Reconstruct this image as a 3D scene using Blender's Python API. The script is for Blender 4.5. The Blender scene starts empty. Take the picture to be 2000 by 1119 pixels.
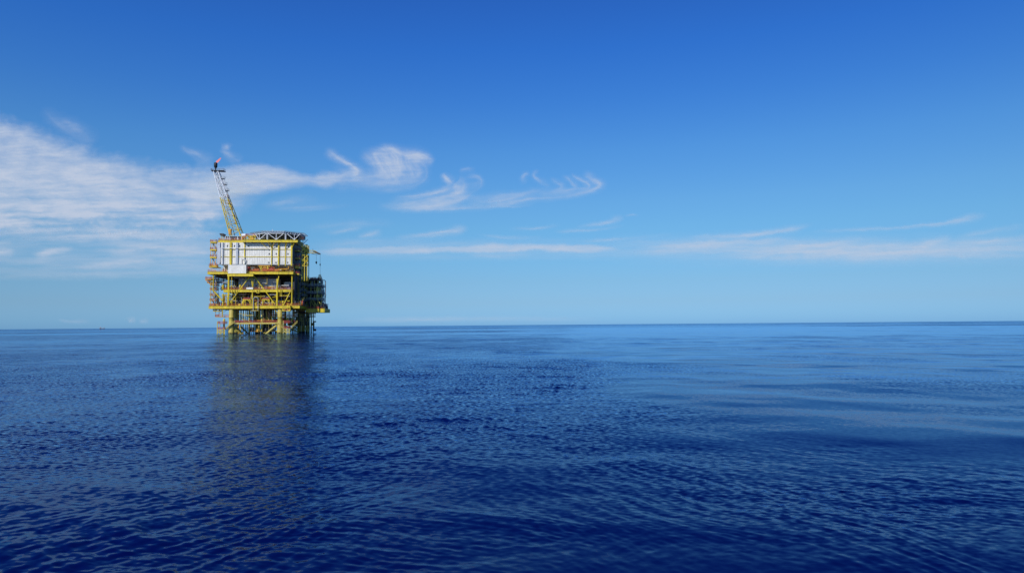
import bpy, math, random
import numpy as np
from mathutils import Matrix, Vector
R = math.radians
random.seed(7)
scene = bpy.context.scene
COL = scene.collection

# ------------------------------------------------------------------ camera, sky, sun
F_PX, CX, CY = 1333.0, 1000.0, 559.5          # focal length and centre in photograph pixels (24 mm equivalent)
PITCH, ROLL, CAM_H = R(3.23), R(0.475), 3.85
fwd = Vector((0, math.cos(PITCH), math.sin(PITCH)))
rt0, up0 = Vector((1, 0, 0)), Vector((0, -math.sin(PITCH), math.cos(PITCH)))
rgt = rt0 * math.cos(ROLL) - up0 * math.sin(ROLL)
upv = rt0 * math.sin(ROLL) + up0 * math.cos(ROLL)
cam_data = bpy.data.cameras.new('camera')
cam_data.sensor_width, cam_data.lens = 36.0, 36.0 * F_PX / 2000.0
cam_data.clip_start, cam_data.clip_end = 0.2, 900000.0
cam = bpy.data.objects.new('camera', cam_data)
COL.objects.link(cam)
m = Matrix((rgt, upv, -fwd)).transposed().to_4x4()
m.translation = (0, 0, CAM_H)
cam.matrix_world = m
scene.camera = cam

YAW = R(6.4)                                   # the platform's heading against the camera's
SUN_EL, SUN_SIDE = R(30), R(33)
uu = Vector((math.cos(YAW), math.sin(YAW), 0)); vv = Vector((-math.sin(YAW), math.cos(YAW), 0))
sh = -vv * math.cos(SUN_SIDE) - uu * math.sin(SUN_SIDE)     # towards the sun, level
sun_dir = Vector((sh.x * math.cos(SUN_EL), sh.y * math.cos(SUN_EL), math.sin(SUN_EL)))

world = bpy.data.worlds.new('World'); scene.world = world
world.use_nodes = True
wn, wl = world.node_tree.nodes, world.node_tree.links
wn.clear()
sky = wn.new('ShaderNodeTexSky'); sky.sky_type = 'NISHITA'; sky.sun_disc = False
sky.sun_elevation = SUN_EL
sky.sun_rotation = math.atan2(sun_dir.x, sun_dir.y)
sky.altitude = 0; sky.air_density = 1.0; sky.dust_density = 0.3; sky.ozone_density = 3.0
hs = wn.new('ShaderNodeHueSaturation'); hs.inputs['Saturation'].default_value = 1.0
tc = wn.new('ShaderNodeTexCoord'); sep = wn.new('ShaderNodeSeparateXYZ')
wl.new(tc.outputs['Generated'], sep.inputs[0])
ramp = wn.new('ShaderNodeValToRGB')            # how clear sea air tints the sky with height
ramp.color_ramp.interpolation = 'LINEAR'
SKY_RAMP = [(0.0, (0.3, 0.68, 1.52)), (0.011, (0.325, 0.675, 1.4)), (0.033, (0.372, 0.634, 1.124)), (0.063, (0.401, 0.657, 1.011)), (0.101, (0.423, 0.733, 1.02)), (0.138, (0.451, 0.8, 1.054)), (0.175, (0.461, 0.832, 1.114)), (0.246, (0.394, 0.831, 1.248)), (0.314, (0.291, 0.754, 1.357)), (0.379, (0.22, 0.692, 1.441)), (0.438, (0.203, 0.631, 1.415)), (0.75, (0.162, 0.505, 1.132))]
els = ramp.color_ramp.elements
while len(els) < len(SKY_RAMP): els.new(0.5)
for e, (p, c) in zip(els, SKY_RAMP): e.position = p; e.color = (*c, 1)
wl.new(sep.outputs['Z'], ramp.inputs[0])
mul = wn.new('ShaderNodeMix'); mul.data_type = 'RGBA'; mul.blend_type = 'MULTIPLY'; mul.inputs['Factor'].default_value = 1.0
mul.clamp_result = False
wl.new(sky.outputs[0], hs.inputs['Color']); wl.new(hs.outputs[0], mul.inputs['A']); wl.new(ramp.outputs[0], mul.inputs['B'])
bg = wn.new('ShaderNodeBackground'); bg.inputs['Strength'].default_value = 0.10
wo = wn.new('ShaderNodeOutputWorld')
azf = wn.new('ShaderNodeMapRange'); wl.new(sep.outputs['X'], azf.inputs[0])     # sky colour scaled down a little from left to right
for k_, x_ in zip((1, 2, 3, 4), (-0.65, 0.65, 1.03, 0.85)): azf.inputs[k_].default_value = x_
scl = wn.new('ShaderNodeVectorMath'); scl.operation = 'SCALE'
wl.new(mul.outputs['Result'], scl.inputs[0]); wl.new(azf.outputs[0], scl.inputs[3]); wl.new(scl.outputs[0], bg.inputs['Color']); wl.new(bg.outputs[0], wo.inputs[0])

sl = bpy.data.lights.new('sun', 'SUN'); sl.energy = 3.7; sl.angle = R(0.5); sl.color = (1.0, 0.95, 0.86)
sun = bpy.data.objects.new('sun', sl); COL.objects.link(sun)
sun.rotation_euler = sun_dir.to_track_quat('Z', 'Y').to_euler()
scene.view_settings.view_transform = 'Standard'; scene.view_settings.look = 'None'
scene.view_settings.exposure = 0.0; scene.view_settings.gamma = 1.0
scene.render.engine = 'CYCLES'
scene.cycles.max_bounces = 8; scene.cycles.transparent_max_bounces = 24

# ------------------------------------------------------------------ helpers
def pix_dir(px, py):
    return fwd + rgt * ((px - CX) / F_PX) + upv * (-(py - CY) / F_PX)

def tag(o, label=None, cat=None, group=None, kind=None):
    if label: o['label'] = label
    if cat: o['category'] = cat
    if group: o['group'] = group
    if kind: o['kind'] = kind
    return o

def empty(name, loc, rz=0.0):
    o = bpy.data.objects.new(name, None); COL.objects.link(o)
    o.location = loc; o.rotation_euler = (0, 0, rz); o.empty_display_size = 1.0
    return o

class MB:
    """collects boxes, bars and tubes into one mesh"""
    def __init__(s): s.v, s.f, s.sm = [], [], []
    def add(s, vs, fs, smooth=False):
        b = len(s.v); s.v += [tuple(p) for p in vs]
        s.f += [tuple(b + i for i in f) for f in fs]; s.sm += [smooth] * len(fs)
    def box(s, x0, x1, y0, y1, z0, z1):
        x0, x1 = min(x0, x1), max(x0, x1); y0, y1 = min(y0, y1), max(y0, y1); z0, z1 = min(z0, z1), max(z0, z1)
        s.add([(x0,y0,z0),(x1,y0,z0),(x1,y1,z0),(x0,y1,z0),(x0,y0,z1),(x1,y0,z1),(x1,y1,z1),(x0,y1,z1)],
              [(0,3,2,1),(4,5,6,7),(0,1,5,4),(1,2,6,5),(2,3,7,6),(3,0,4,7)])
    def frame_of(s, a, b):
        a, b = Vector(a), Vector(b); d = (b - a).normalized()
        t = Vector((0, 0, 1)) if abs(d.z) < 0.95 else Vector((0, 1, 0))
        x = d.cross(t).normalized(); return a, b, x, x.cross(d).normalized()
    def bar(s, a, b, w, h=None):
        h = h or w; a, b, x, y = s.frame_of(a, b)
        vs = [p + x * i * w / 2 + y * j * h / 2 for p in (a, b) for i, j in ((-1,-1),(1,-1),(1,1),(-1,1))]
        s.add(vs, [(0,1,2,3),(7,6,5,4),(0,4,5,1),(1,5,6,2),(2,6,7,3),(3,7,4,0)])
    def tube(s, a, b, r, n=10, r2=None):
        r2 = r if r2 is None else r2; a, b, x, y = s.frame_of(a, b)
        vs = []
        for p, q in ((a, r), (b, r2)):
            for k in range(n):
                t = 2 * math.pi * k / n; vs.append(p + x * math.cos(t) * q + y * math.sin(t) * q)
        s.add(vs, [(k, (k+1) % n, n + (k+1) % n, n + k) for k in range(n)], True)
        s.add(vs[:n], [tuple(range(n))[::-1]]); s.add(vs[n:], [tuple(range(n))])
    def path(s, pts, r, n=8):
        for a, b in zip(pts, pts[1:]): s.tube(a, b, r, n)
    def prism(s, poly, z0, z1):
        n = len(poly)
        vs = [(x, y, z0) for x, y in poly] + [(x, y, z1) for x, y in poly]
        s.add(vs, [tuple(range(n))[::-1], tuple(range(n, 2*n))] + [(k, (k+1) % n, n + (k+1) % n, n + k) for k in range(n)])
    def lathe(s, prof, cx, cy, n=20):
        vs = []
        for r, z in prof:
            for k in range(n):
                t = 2 * math.pi * k / n; vs.append((cx + r * math.cos(t), cy + r * math.sin(t), z))
        fs = [(j*n + k, j*n + (k+1) % n, (j+1)*n + (k+1) % n, (j+1)*n + k) for j in range(len(prof) - 1) for k in range(n)]
        s.add(vs, fs, True)
        s.add(vs[-n:], [tuple(range(n))]); s.add(vs[:n], [tuple(range(n))[::-1]])
    def girder(s, a, b, h, w=0.5, step=3.0):
        """plate girder a..b (top edge), height h: web, two flanges and stiffeners"""
        a, b = Vector(a), Vector(b); L = (b - a).length; d = (b - a) / L
        t = 0.12
        dn = Vector((0, 0, -1))
        s.bar(a + dn * (t/2), b + dn * (t/2), w, t); s.bar(a + dn * (h - t/2), b + dn * (h - t/2), w, t)
        s.bar(a + dn * (h/2), b + dn * (h/2), 0.12, h - 2*t - 0.004)
        k = max(1, int(L / step))
        for i in range(k + 1):
            p = a + d * (0.1 + (L - 0.2) * i / k)
            s.bar(p + dn * (t + .003), p + dn * (h - t - .003), w * 0.8, 0.1)
    def rail(s, pts, h=1.25, r=0.038, step=1.8, kick=True):
        for a, b in zip(pts, pts[1:]):
            a, b = Vector(a), Vector(b); L = (b - a).length; k = max(1, int(L / step))
            for i in range(k + 1):
                p = a.lerp(b, i / k); s.bar(p, p + Vector((0, 0, h)), r*2)
            for f in (0.45, 0.75, 1.0):
                o = Vector((0, 0, h * f)); s.bar(a + o, b + o, r*2)
            if kick: s.bar(a + Vector((0,0,.16)), b + Vector((0,0,.16)), 0.04, 0.16)
    def stair(s, a, b, w=0.9, n=10):
        a, b = Vector(a), Vector(b)
        d = Vector((b.x - a.x, b.y - a.y, 0)).normalized(); x = Vector((-d.y, d.x, 0)) * w / 2
        s.bar(a + x, b + x, .08, .28); s.bar(a - x, b - x, .08, .28)
        for i in range(n):
            p = a.lerp(b, (i + .5) / n); s.bar(p - x, p + x, .25, .05)
        o = Vector((0, 0, 1.0)); s.bar(a + x + o, b + x + o, .07); s.bar(a - x + o, b - x + o, .07)
        for i in range(4):
            p = a.lerp(b, i / 3)
            s.bar(p + x, p + x + o, .06); s.bar(p - x, p - x + o, .06)
    def build(s, name, mat, parent=None):
        me = bpy.data.meshes.new(name); me.from_pydata(s.v, [], s.f); me.update()
        me.polygons.foreach_set('use_smooth', s.sm)
        me.materials.append(mat)
        o = bpy.data.objects.new(name, me); COL.objects.link(o)
        if parent: o.parent = parent
        return o

# ------------------------------------------------------------------ materials
def mat_paint(name, col, rough=0.5, vary=0.25, dirt=None, dirt_amt=0.35, scale=0.5, metallic=0.0):
    mt = bpy.data.materials.new(name); mt.use_nodes = True
    n, l = mt.node_tree.nodes, mt.node_tree.links
    b = n['Principled BSDF']; b.inputs['Roughness'].default_value = rough; b.inputs['Metallic'].default_value = metallic
    tcn = n.new('ShaderNodeTexCoord')
    mp = n.new('ShaderNodeMapping'); mp.inputs['Scale'].default_value = (1, 1, 0.3)
    l.new(tcn.outputs['Object'], mp.inputs[0])
    nz = n.new('ShaderNodeTexNoise'); nz.inputs['Scale'].default_value = scale; nz.inputs['Detail'].default_value = 6
    l.new(mp.outputs[0], nz.inputs['Vector'])
    r1 = n.new('ShaderNodeValToRGB')
    lo = tuple(c * (1 - vary) for c in col); hi = tuple(min(1, c * (1 + vary * .6)) for c in col)
    r1.color_ramp.elements[0].position, r1.color_ramp.elements[1].position = 0.3, 0.7
    r1.color_ramp.elements[0].color = (*lo, 1); r1.color_ramp.elements[1].color = (*hi, 1)
    l.new(nz.outputs['Fac'], r1.inputs[0]); out = r1.outputs[0]
    if dirt:
        n2 = n.new('ShaderNodeTexNoise'); n2.inputs['Scale'].default_value = scale * 3.1; n2.inputs['Detail'].default_value = 8
        l.new(mp.outputs[0], n2.inputs['Vector'])
        r2 = n.new('ShaderNodeMapRange'); r2.inputs[1].default_value = 0.52; r2.inputs[2].default_value = 0.72
        r2.inputs[4].default_value = dirt_amt
        l.new(n2.outputs['Fac'], r2.inputs[0])
        mx = n.new('ShaderNodeMix'); mx.data_type = 'RGBA'; mx.inputs['B'].default_value = (*dirt, 1)
        l.new(r2.outputs[0], mx.inputs['Factor']); l.new(out, mx.inputs['A']); out = mx.outputs['Result']
    l.new(out, b.inputs['Base Color'])
    return mt

RUST = (0.16, 0.06, 0.02)
M = dict(
    yellow=mat_paint('yellow paint', (0.62, 0.475, 0.008), 0.45, 0.28, RUST, 0.55),
    leg=mat_paint('pale yellow leg paint', (0.52, 0.42, 0.08), 0.55, 0.25, RUST, 0.45),
    white=mat_paint('white cladding', (0.76, 0.74, 0.68), 0.5, 0.10, (0.30, 0.25, 0.18), 0.4),
    grey=mat_paint('grey cladding', (0.42, 0.45, 0.50), 0.5, 0.12, (0.2, 0.19, 0.17), 0.35),
    steel=mat_paint('galvanised steel', (0.32, 0.33, 0.34), 0.45, 0.2, RUST, 0.2, metallic=0.3),
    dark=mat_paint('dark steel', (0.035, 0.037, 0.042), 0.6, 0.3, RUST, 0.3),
    orange=mat_paint('orange rail paint', (0.50, 0.12, 0.02), 0.5, 0.2),
    red=mat_paint('red paint', (0.38, 0.045, 0.03), 0.5, 0.25),
    amber=mat_paint('amber paint', (0.62, 0.30, 0.015), 0.5, 0.2, RUST, 0.3),
    black=mat_paint('black steel', (0.012, 0.012, 0.014), 0.55, 0.3),
    glass=mat_paint('dark window glass', (0.015, 0.02, 0.03), 0.08, 0.1),
    blue=mat_paint('blue paint', (0.03, 0.09, 0.30), 0.5, 0.2),
    bluegrey=mat_paint('blue grey aluminium', (0.10, 0.17, 0.26), 0.45, 0.15),
    growth=mat_paint('marine growth', (0.030, 0.030, 0.016), 0.8, 0.4),
    side=mat_paint('shade dark side cladding', (0.060, 0.064, 0.070), 0.6, 0.3, RUST, 0.35),  # shade of the right face put into the base colour, plus rust
    alu=mat_paint('white aluminium', (0.72, 0.74, 0.76), 0.4, 0.08),
    hullhaze=mat_paint('hazed hull paint', (0.13, 0.18, 0.27), 0.6, 0.2),  # distance haze put into the hull's blue tone
)

# ------------------------------------------------------------------ platform: place and measures
d0 = pix_dir(500, 651.7)
PO = Vector((0, 0, CAM_H)) + d0 * (-CAM_H / d0.z)           # foot of the front face on the water
def F(px, py, v=0.0):
    """platform metres (along the front, into the depth, up) of a photograph pixel on the plane v"""
    d = pix_dir(px, py - 0.6); c = Vector((0, 0, CAM_H))
    p0 = PO + vv * v; t = (p0 - c).dot(vv) / d.dot(vv)
    q = c + d * t - PO
    return Vector((q.dot(uu), v, q.z))
def U(px, v=0.0, py=560): return F(px, py, v).x
def Z(py, v=0.0, px=500): return F(px, py, v).z

plat = empty('offshore_platform', PO, YAW)
tag(plat, 'yellow and white offshore oil platform standing on thick legs in the calm sea', 'oil platform')
DEPTH = 46.0
zC, zCb = Z(597.5), Z(603.2)
zM, zMb = Z(566), Z(571)
zU, zUb = Z(531.5), Z(536.5)
zR, zRb = Z(469.5), Z(474.3)
zW = Z(630.5)
uL, uRt = U(409), U(569)
uWall, uWallR = U(426), U(571)

def legs():
    spec = [(452,1.5,1.42),(547,1.5,1.42),(461,20,1.15),(487,8,.55),(501.5,25,.95),(506.5,12,.7),(511.5,5,.55),(520.5,8,.5),
            (585,42,1.15),(592.5,48,1.25),(598.5,52,.6),(603,56,.75),(608,58,.4),(529,36,.9),(557,38,.7)]
    for px, v, r in spec:
        b = MB(); u = U(px, v, 625)
        if r >= 1.4:
            b.lathe([(r*1.22,-3),(r*1.2,4.2),(r,6.2),(r,9.6),(r*1.03,9.62),(r*1.03,9.9),(r,9.92),(r,zC-.3)], u, v, 28)
        else:
            b.lathe([(r,-3),(r,6.0),(r*1.06,6.02),(r*1.06,6.3),(r,6.32),(r,zC-.3)], u, v, 20)
        o = b.build('column', M['leg'], plat)
        b = MB(); k = 1.215 if r >= 1.4 else 1.02; b.lathe([(r*k,-2.9),(r*k,.55),(r*k*.995,.9)], u, v, 24); b.build('marine_growth', M['growth'], o)
    for px, v, r in [(466,30,.4),(470.5,33,.4),(475,16,.32),(496,30,.3),(534,18,.3),(572,40,.45),(578,30,.3),(566,26,.35),(612,60,.28),(463.5,10,.22),(480,20,.25),(483,34,.28),(491,14,.2),(515.5,22,.3),(517.5,34,.25),(525,12,.2),(538,30,.35),(553.5,18,.25),(563,14,.22),(575,22,.3),(581,26,.2),(601,44,.3)]:
        b = MB(); u = U(px, v, 625); b.tube((u, v, -3), (u, v, zC - .4), r, 12)
        b.box(u-r*2, u+r*2, v-r*2, v+r*2, 7.4, 7.7)
        b.build('riser', M['amber'] if px in (466, 475, 534) else M['leg'], plat)
    # guide sleeves around two of the rear columns
    for px, v in ((459, 18.5), (594, 46.5)):
        b = MB(); u = U(px, v, 625); b.lathe([(1.5, 4.6), (1.9, 4.7), (1.9, 8.2), (1.3, 9.4)], u, v, 20); b.build('column_sleeve', M['white'] if px < 500 else M['leg'], plat)
    for (xa, ya, va, xb, yb, vb, r) in [(519,653,1.5,545,632,1.5,.62),(513,653,14,541,632,20,.5),(455,640,1.5,473,654,4,.5),(470,638,20,486,654,25,.5),
            (476,654,30,456,634,22,.45),(500,652,25,522,634,25,.4),(566,648,38,586,632,42,.45),(586,648,42,566,632,38,.4),(588,634,44,604,650,56,.4),
            (447,620,6,470,633,6,.3),(543,652,20,522,634,25,.45),(552,634,2,584,650,42,.45)]:
        b = MB(); b.tube(F(xa, ya, va), F(xb, yb, vb), r, 14); b.build('leg_brace', M['leg'], plat)
legs()

def deck(name, zt, zb, x0, x1, y0, y1, hand=True, step=9.0, mat='yellow', gaps=()):
    b = MB()
    b.box(x0 + .3, x1 - .3, y0 + .3, y1 - .3, zt - .28, zt - .02)
    h = zt - zb
    b.girder((x0, y0, zt), (x1, y0, zt), h, .6); b.girder((x0, y1, zt), (x1, y1, zt), h, .6)
    b.girder((x0, y0 + .33, zt), (x0, y1 - .33, zt), h, .6); b.girder((x1, y0 + .33, zt), (x1, y1 - .33, zt), h, .6)
    n = int((x1 - x0) / step)
    for i in range(1, n):
        u = x0 + (x1 - x0) * i / n; b.girder((u, y0 + .4, zt - .3), (u, y1 - .4, zt - .3), h * .8, .4, 6)
    n = int((y1 - y0) / 7)
    for i in range(1, n):
        v = y0 + (y1 - y0) * i / n; b.girder((x0 + .4, v, zt - .31), (x1 - .4, v, zt - .31), h * .55, .35, 6)
    o = b.build(name, M[mat], plat)
    if hand:
        r = MB(); r.rail([(x0, y1, zt), (x0, y0, zt)] if gaps else [(x0, y1, zt), (x0, y0, zt), (x1, y0, zt), (x1, y1, zt)])
        for g0, g1 in gaps: r.rail([(g0, y0, zt), (g1, y0, zt)])
        r.build('handrail', M['orange'], o)
    return o

cellar = deck('cellar_deck', zC, zCb, uL, U(588, 4), -.4, DEPTH + 2)
mezz = deck('mezzanine_deck', zM, zMb, U(437), uRt, -.3, DEPTH)
upper = deck('upper_deck', zU, zUb, U(407), U(573), -1.6, DEPTH, gaps=((U(407), U(444)), (U(482), U(545))))
roof = deck('roof_deck', zR, zRb, U(424), U(574), 1.2, DEPTH + 1, hand=False)
b = MB(); b.girder((U(472, -2.2), -2.2, zR - .004), (U(580, -2.2), -2.2, zR - .004), zR - zRb + .1, .7)
b.box(U(472, -2.2), U(580, -2.2), -1.8, .85, zR - .3, zR - .06)
b.girder((U(580, -2.2), -1.8, zR - .004), (U(580, -2.2), 14, zR - .004), zR - zRb, .7)
b.girder((U(472, -2.2), -1.8, zR - .004), (U(472, -2.2), .8, zR - .004), zR - zRb, .7)
b.build('roof_overhang', M['yellow'], plat)
b = MB(); b.rail([(U(424), DEPTH, zR), (U(424), 1.2, zR), (U(471), 1.2, zR)]); b.build('handrail', M['orange'], roof)
# lower left lip of the upper deck, where the container stands
b = MB(); zl = Z(535, -2.6)
b.girder((U(444, -4), -4, zl), (U(494, -4), -4, zl), 1.7, .6); b.box(U(444, -4) + .3, U(494, -4) - .3, -3.7, -1.95, zl - .3, zl - .02)
b.girder((U(444, -4), -3.7, zl), (U(444, -4), -2, zl), 1.6, .5); b.girder((U(494, -4), -3.7, zl), (U(494, -4), -2, zl), 1.6, .5)
b.build('loading_ledge', M['yellow'], plat)
# transfer ledge on the cellar deck front
b = MB(); x0, x1 = U(552, -3), U(567, -3); z1 = Z(597.3, -3); z0 = Z(608, -3)
b.girder((x0, -3, z1), (x1, -3, z1), 1.5, .5); b.box(x0, x1, -2.7, -.75, z1 - .3, z1 - .05)
for x in (x0, x1):
    b.bar((x, -3, z1 - 1.5), (x, -3, z0), .35); b.bar((x, -1, z1 - 1.6), (x, -1, z0), .3); b.bar((x, -3, z0), (x, -1, z0), .3)
b.bar((x0, -3, z0), (x1, -3, z0), .4); b.bar((x0, -3, z0), ((x0+x1)/2, -3, z1 - 1.5), .3); b.bar((x1, -3, z0), ((x0+x1)/2, -3, z1 - 1.5), .3)
led = b.build('transfer_ledge', M['yellow'], plat)
b = MB(); b.box(x0 + .4, x1 - .4, -2.2, -2.0, z0 + .3, z1 - 1.7); b.build('backing_plate', M['red'], led)

# ------------------------------------------------------------------ clad walls with their columns, girders and windows
def clad(name, x0, x1, v0, v1, z0, z1, mat, pitch=0.95, side=True):
    """a clad box: upright panels with recessed joints on its front and right side"""
    b = MB(); b.box(x0 + .05, x1 - .25, v0 + .25, v1, z0, z1)
    k = max(1, int((x1 - x0) / pitch))
    for i in range(k):
        a = x0 + (x1 - x0) * i / k; w = (x1 - x0) / k
        b.box(a + .06, a + w - .06, v0, v0 + .252, z0 + .01, z1 - .01)
    if side:
        k = max(1, int((v1 - v0) / pitch))
        for i in range(k):
            a = v0 + .3 + (v1 - v0 - .3) * i / k; w = (v1 - v0 - .3) / k
            b.box(x1 - .252, x1, a + .09, a + w - .09, z0 + .01, z1 - .01)
    return b.build(name, M[mat], plat)
VW = 0.6
wz0, wz1 = Z(517, VW), Z(474.6, VW)
wall = clad('accommodation_wall', uWall, uWallR, VW, DEPTH - 3, wz0, wz1, 'white')
WINS = [(444.2,481.2),(457.9,481.2),(468.3,481.2),(485.7,481.2),(526.2,481.8),(540.4,481.8),(563.2,482.4),(435,492.2),
        (525.9,496.5),(539.5,496.5),(562.5,496.7),(525.4,513.6),(539.1,513.6),(562.1,513.6)]
for px, py in WINS:
    c = F(px, py, VW); b = MB(); s = .42
    for a in ((c.x-s, c.x-s+.12, c.z-.62, c.z+.62), (c.x+s-.12, c.x+s, c.z-.62, c.z+.62)): b.box(a[0], a[1], VW-.1, VW+.06, a[2], a[3])
    b.box(c.x-s+.123, c.x+s-.123, VW-.1, VW+.06, c.z+.5, c.z+.62); b.box(c.x-s+.123, c.x+s-.123, VW-.1, VW+.06, c.z-.62, c.z-.5)
    w = b.build('window', M['grey'], wall)
    b = MB(); b.box(c.x-s+.1, c.x+s-.1, VW-.05, VW-.02, c.z-.52, c.z+.52)
    w2 = b.build('window', M['glass'], wall); bpy.data.objects.remove(w); w2.name = 'window'
for px, w, mat in [(451,1.05,'yellow'),(463.2,1.3,'grey'),(435.5,.7,'grey'),(427.5,1.6,'grey'),(478,.55,'yellow'),(544.5,.85,'yellow'),(569.8,.9,'yellow'),(531,.42,'yellow'),(557.8,.42,'yellow')]:
    u = U(px, VW, 495); b = MB(); d = .75 if w > .6 else .5
    b.box(u - w/2, u + w/2, VW - d, VW - .003, wz0 - (.8 if mat == 'yellow' else 0), wz1 - .02); b.build('wall_column' if mat == 'yellow' else 'duct', M[mat], wall)
for py, x0, x1, h in [(487.6,434,571,.32),(502.2,428,571,.34),(517.2,428,572,.5)]:
    z = Z(py, VW); b = MB(); b.box(U(x0,VW), U(x1,VW) + .1, VW - .32, VW - .005, z - h/2, z + h/2)
    b.build('wall_girder', M['yellow'] if py < 510 else M['steel'], wall)
b = MB(); z = Z(485.6, VW-1.2); b.path([(U(430), VW-1.2, wz0+1), (U(430), VW-1.2, z), (U(523), VW-1.2, z), (U(523), VW-.4, z-1)], .16)
b.path([(U(468), VW-.9, Z(503.5)), (U(476.5), VW-.9, Z(503.5)), (U(476.5), VW-.9, Z(517))], .14)
b.path([(U(470), VW-.9, Z(515)), (U(470), VW-.9, Z(507)), (U(475), VW-.9, Z(505.5)), (U(479), VW-.9, Z(509)), (U(477), VW-.9, Z(516))], .2)
b.build('wall_pipe', M['alu'], wall)
# knee struts from the overhang back to the wall
for (xa, ya, xb, yb) in [(510,474.5,524,487),(524,474.5,531,486),(559.5,475,557.6,487),(575,475,569.5,487),(536,475,531,486)]:
    b = MB(); p = F(xa, ya, -1.9); q = F(xb, yb, VW - .4); b.tube(p, q, .2, 8); b.build('strut', M['yellow'], plat)
# the recess under the clad block, on the upper deck
under = clad('deck_house', U(428), U(569), 7.5, DEPTH - 4, zU + .02, wz0 - .03, 'white', 1.6)
lower = clad('process_wall', U(459), U(539), 7.0, 13, zM + .3, Z(544.5, 7), 'grey', 3.2)
low2 = clad('process_wall', U(546), U(571), 11, 17, zM + .3, Z(551.5, 11), 'grey', 3.0)
b = MB(); b.box(U(561, 9), U(568, 9), 9, 10.4, zM + .02, Z(556.5, 9)); b.build('electrical_cabinet', M['blue'], plat)
# dark core boxes added to keep the decks dark inside
b = MB(); b.box(U(440), U(570), 14, DEPTH - 6, zC + .02, zMb - .9); b.build('dark_core', M['dark'], plat)
b = MB(); b.box(U(571.5), U(571.5) + .4, 1.2, DEPTH - 3, wz0, wz1); b.build('side_shade_panel', M['side'], plat)  # dark panel over the white block: side shade put into its colour
b = MB(); b.box(U(571), U(571) + .4, 4, DEPTH - 3, zC + .02, wz0 - .04); b.build('side_shade_panel', M['dark'], plat)  # lower side face, its shade put into a dark colour
b = MB(); b.box(U(573), U(586, 16), 30, DEPTH - 2, zC + .02, zUb - .3); b.build('dark_core', M['dark'], plat)
b = MB(); b.box(U(438), U(569), 17.5, DEPTH - 6, zM + .02, zUb - .9); b.build('dark_core', M['dark'], plat)

# ------------------------------------------------------------------ posts and diagonals of the open frame
def post(a, b_, w, name='frame_post', mat='yellow', rnd=True):
    b = MB()
    if rnd: b.tube(a, b_, w / 2, 12)
    else: b.bar(a, b_, w)
    return b.build(name, M[mat], plat)
for px, y0, y1, v, w in [(446,538,597,-.1,1.15),(541.2,545,603,-.1,1.05),(492.8,568,600,-.2,.7),(416.4,536,569,-.6,.75),(435.5,574,597,-.2,.8),(434.3,603,619,.6,.6),
                         (494,538,566,-.1,.55),(411.5,545,598,.5,.28),(422,545,598,5,.28),(437,537,566,8,.6),(570,537,597,.2,.8),(456,537,597,14,.9),(505,571,597,12,.8),(560,571,597,12,.8),(475,571,597,9,.6)]:
    a = F(px, y1, v); post((a.x, v, a.z), (a.x, v, Z(y0, v)), w)
for (xa, ya, va, xb, yb, vb, w) in [(489.8,538,-.2,449.5,592,-.2,.62),(496.5,540,-.2,537.5,595,-.2,.66),(544.8,540,-.3,540.5,566,-.3,.75),(490,537,-.35,493,560,-.35,.5),
        (416.6,568,-.6,435,588,-.6,.72),(566.5,571.5,-.3,553,598,-1.0,.62),(574,572,8,560,598,8,.5),(470,571,10,452,597,12,.5),(535,603.5,1,547,618,1.5,.4),(556,603.5,2,549,616,2,.35)]:
    post(F(xa, ya, va), F(xb, yb, vb), w, 'diagonal_brace')

# ------------------------------------------------------------------ stair towers
def stair_tower(x0, x1, v0, v1, levels, pm, sm, rm, slab=.55, lattice=False):
    zt, zb = max(levels) + 1.4, min(levels)
    b = MB()
    for u in (x0, x1):
        for v in (v0, v1): b.bar((u, v, zb), (u, v, zt), .26)
    if lattice:
        for za, zc in zip(sorted(levels), sorted(levels)[1:]):
            b.bar((x0, v0, za), (x1, v0, zc), .18); b.bar((x1, v0, za), (x1, v1, zc), .18)
    st = b.build('stair_tower', M[pm], plat)
    for i, z in enumerate(sorted(levels)):
        b = MB(); b.box(x0 - .3, x1 + .3, v0 - .3, v1 + .3, z - slab, z); b.build('landing', M[sm], st)
        b = MB(); b.rail([(x0 - .3, v1 + .3, z), (x0 - .3, v0 - .3, z), (x1 + .3, v0 - .3, z), (x1 + .3, v1 + .3, z)], 1.2, .05, 1.4); b.build('handrail', M[rm], st)
    for i, (za, zc) in enumerate(zip(sorted(levels), sorted(levels)[1:])):
        b = MB(); a, c = (x0 + .4, x1 - .4) if i % 2 else (x1 - .4, x0 + .4)
        b.stair((a, (v0+v1)/2, za), (c, (v0+v1)/2, zc - slab), .9, 9); b.build('stair', M['steel'], st)
    return st
stair_tower(U(412.5,7), U(422.5,7), 5, 9, [Z(y, 5) for y in (518.5, 502.5, 488, 473.2)], 'amber', 'yellow', 'orange', .75)
stair_tower(U(412.3,4), U(422,4), 3, 8, [Z(y, 3) for y in (596.9, 587, 577, 566, 557, 545)], 'steel', 'amber', 'orange', .22)
stair_tower(U(574.5,6), U(584,6), 5, 12, [Z(y, 5) for y in (535, 522, 519.2, 504, 489.5)], 'dark', 'yellow', 'red', .7)
stair_tower(U(582,18), U(596,18), 17, 25, [Z(y, 17) for y in (599, 588.5, 579, 569, 557.5, 547)], 'yellow', 'dark', 'steel', .25, True)
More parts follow.
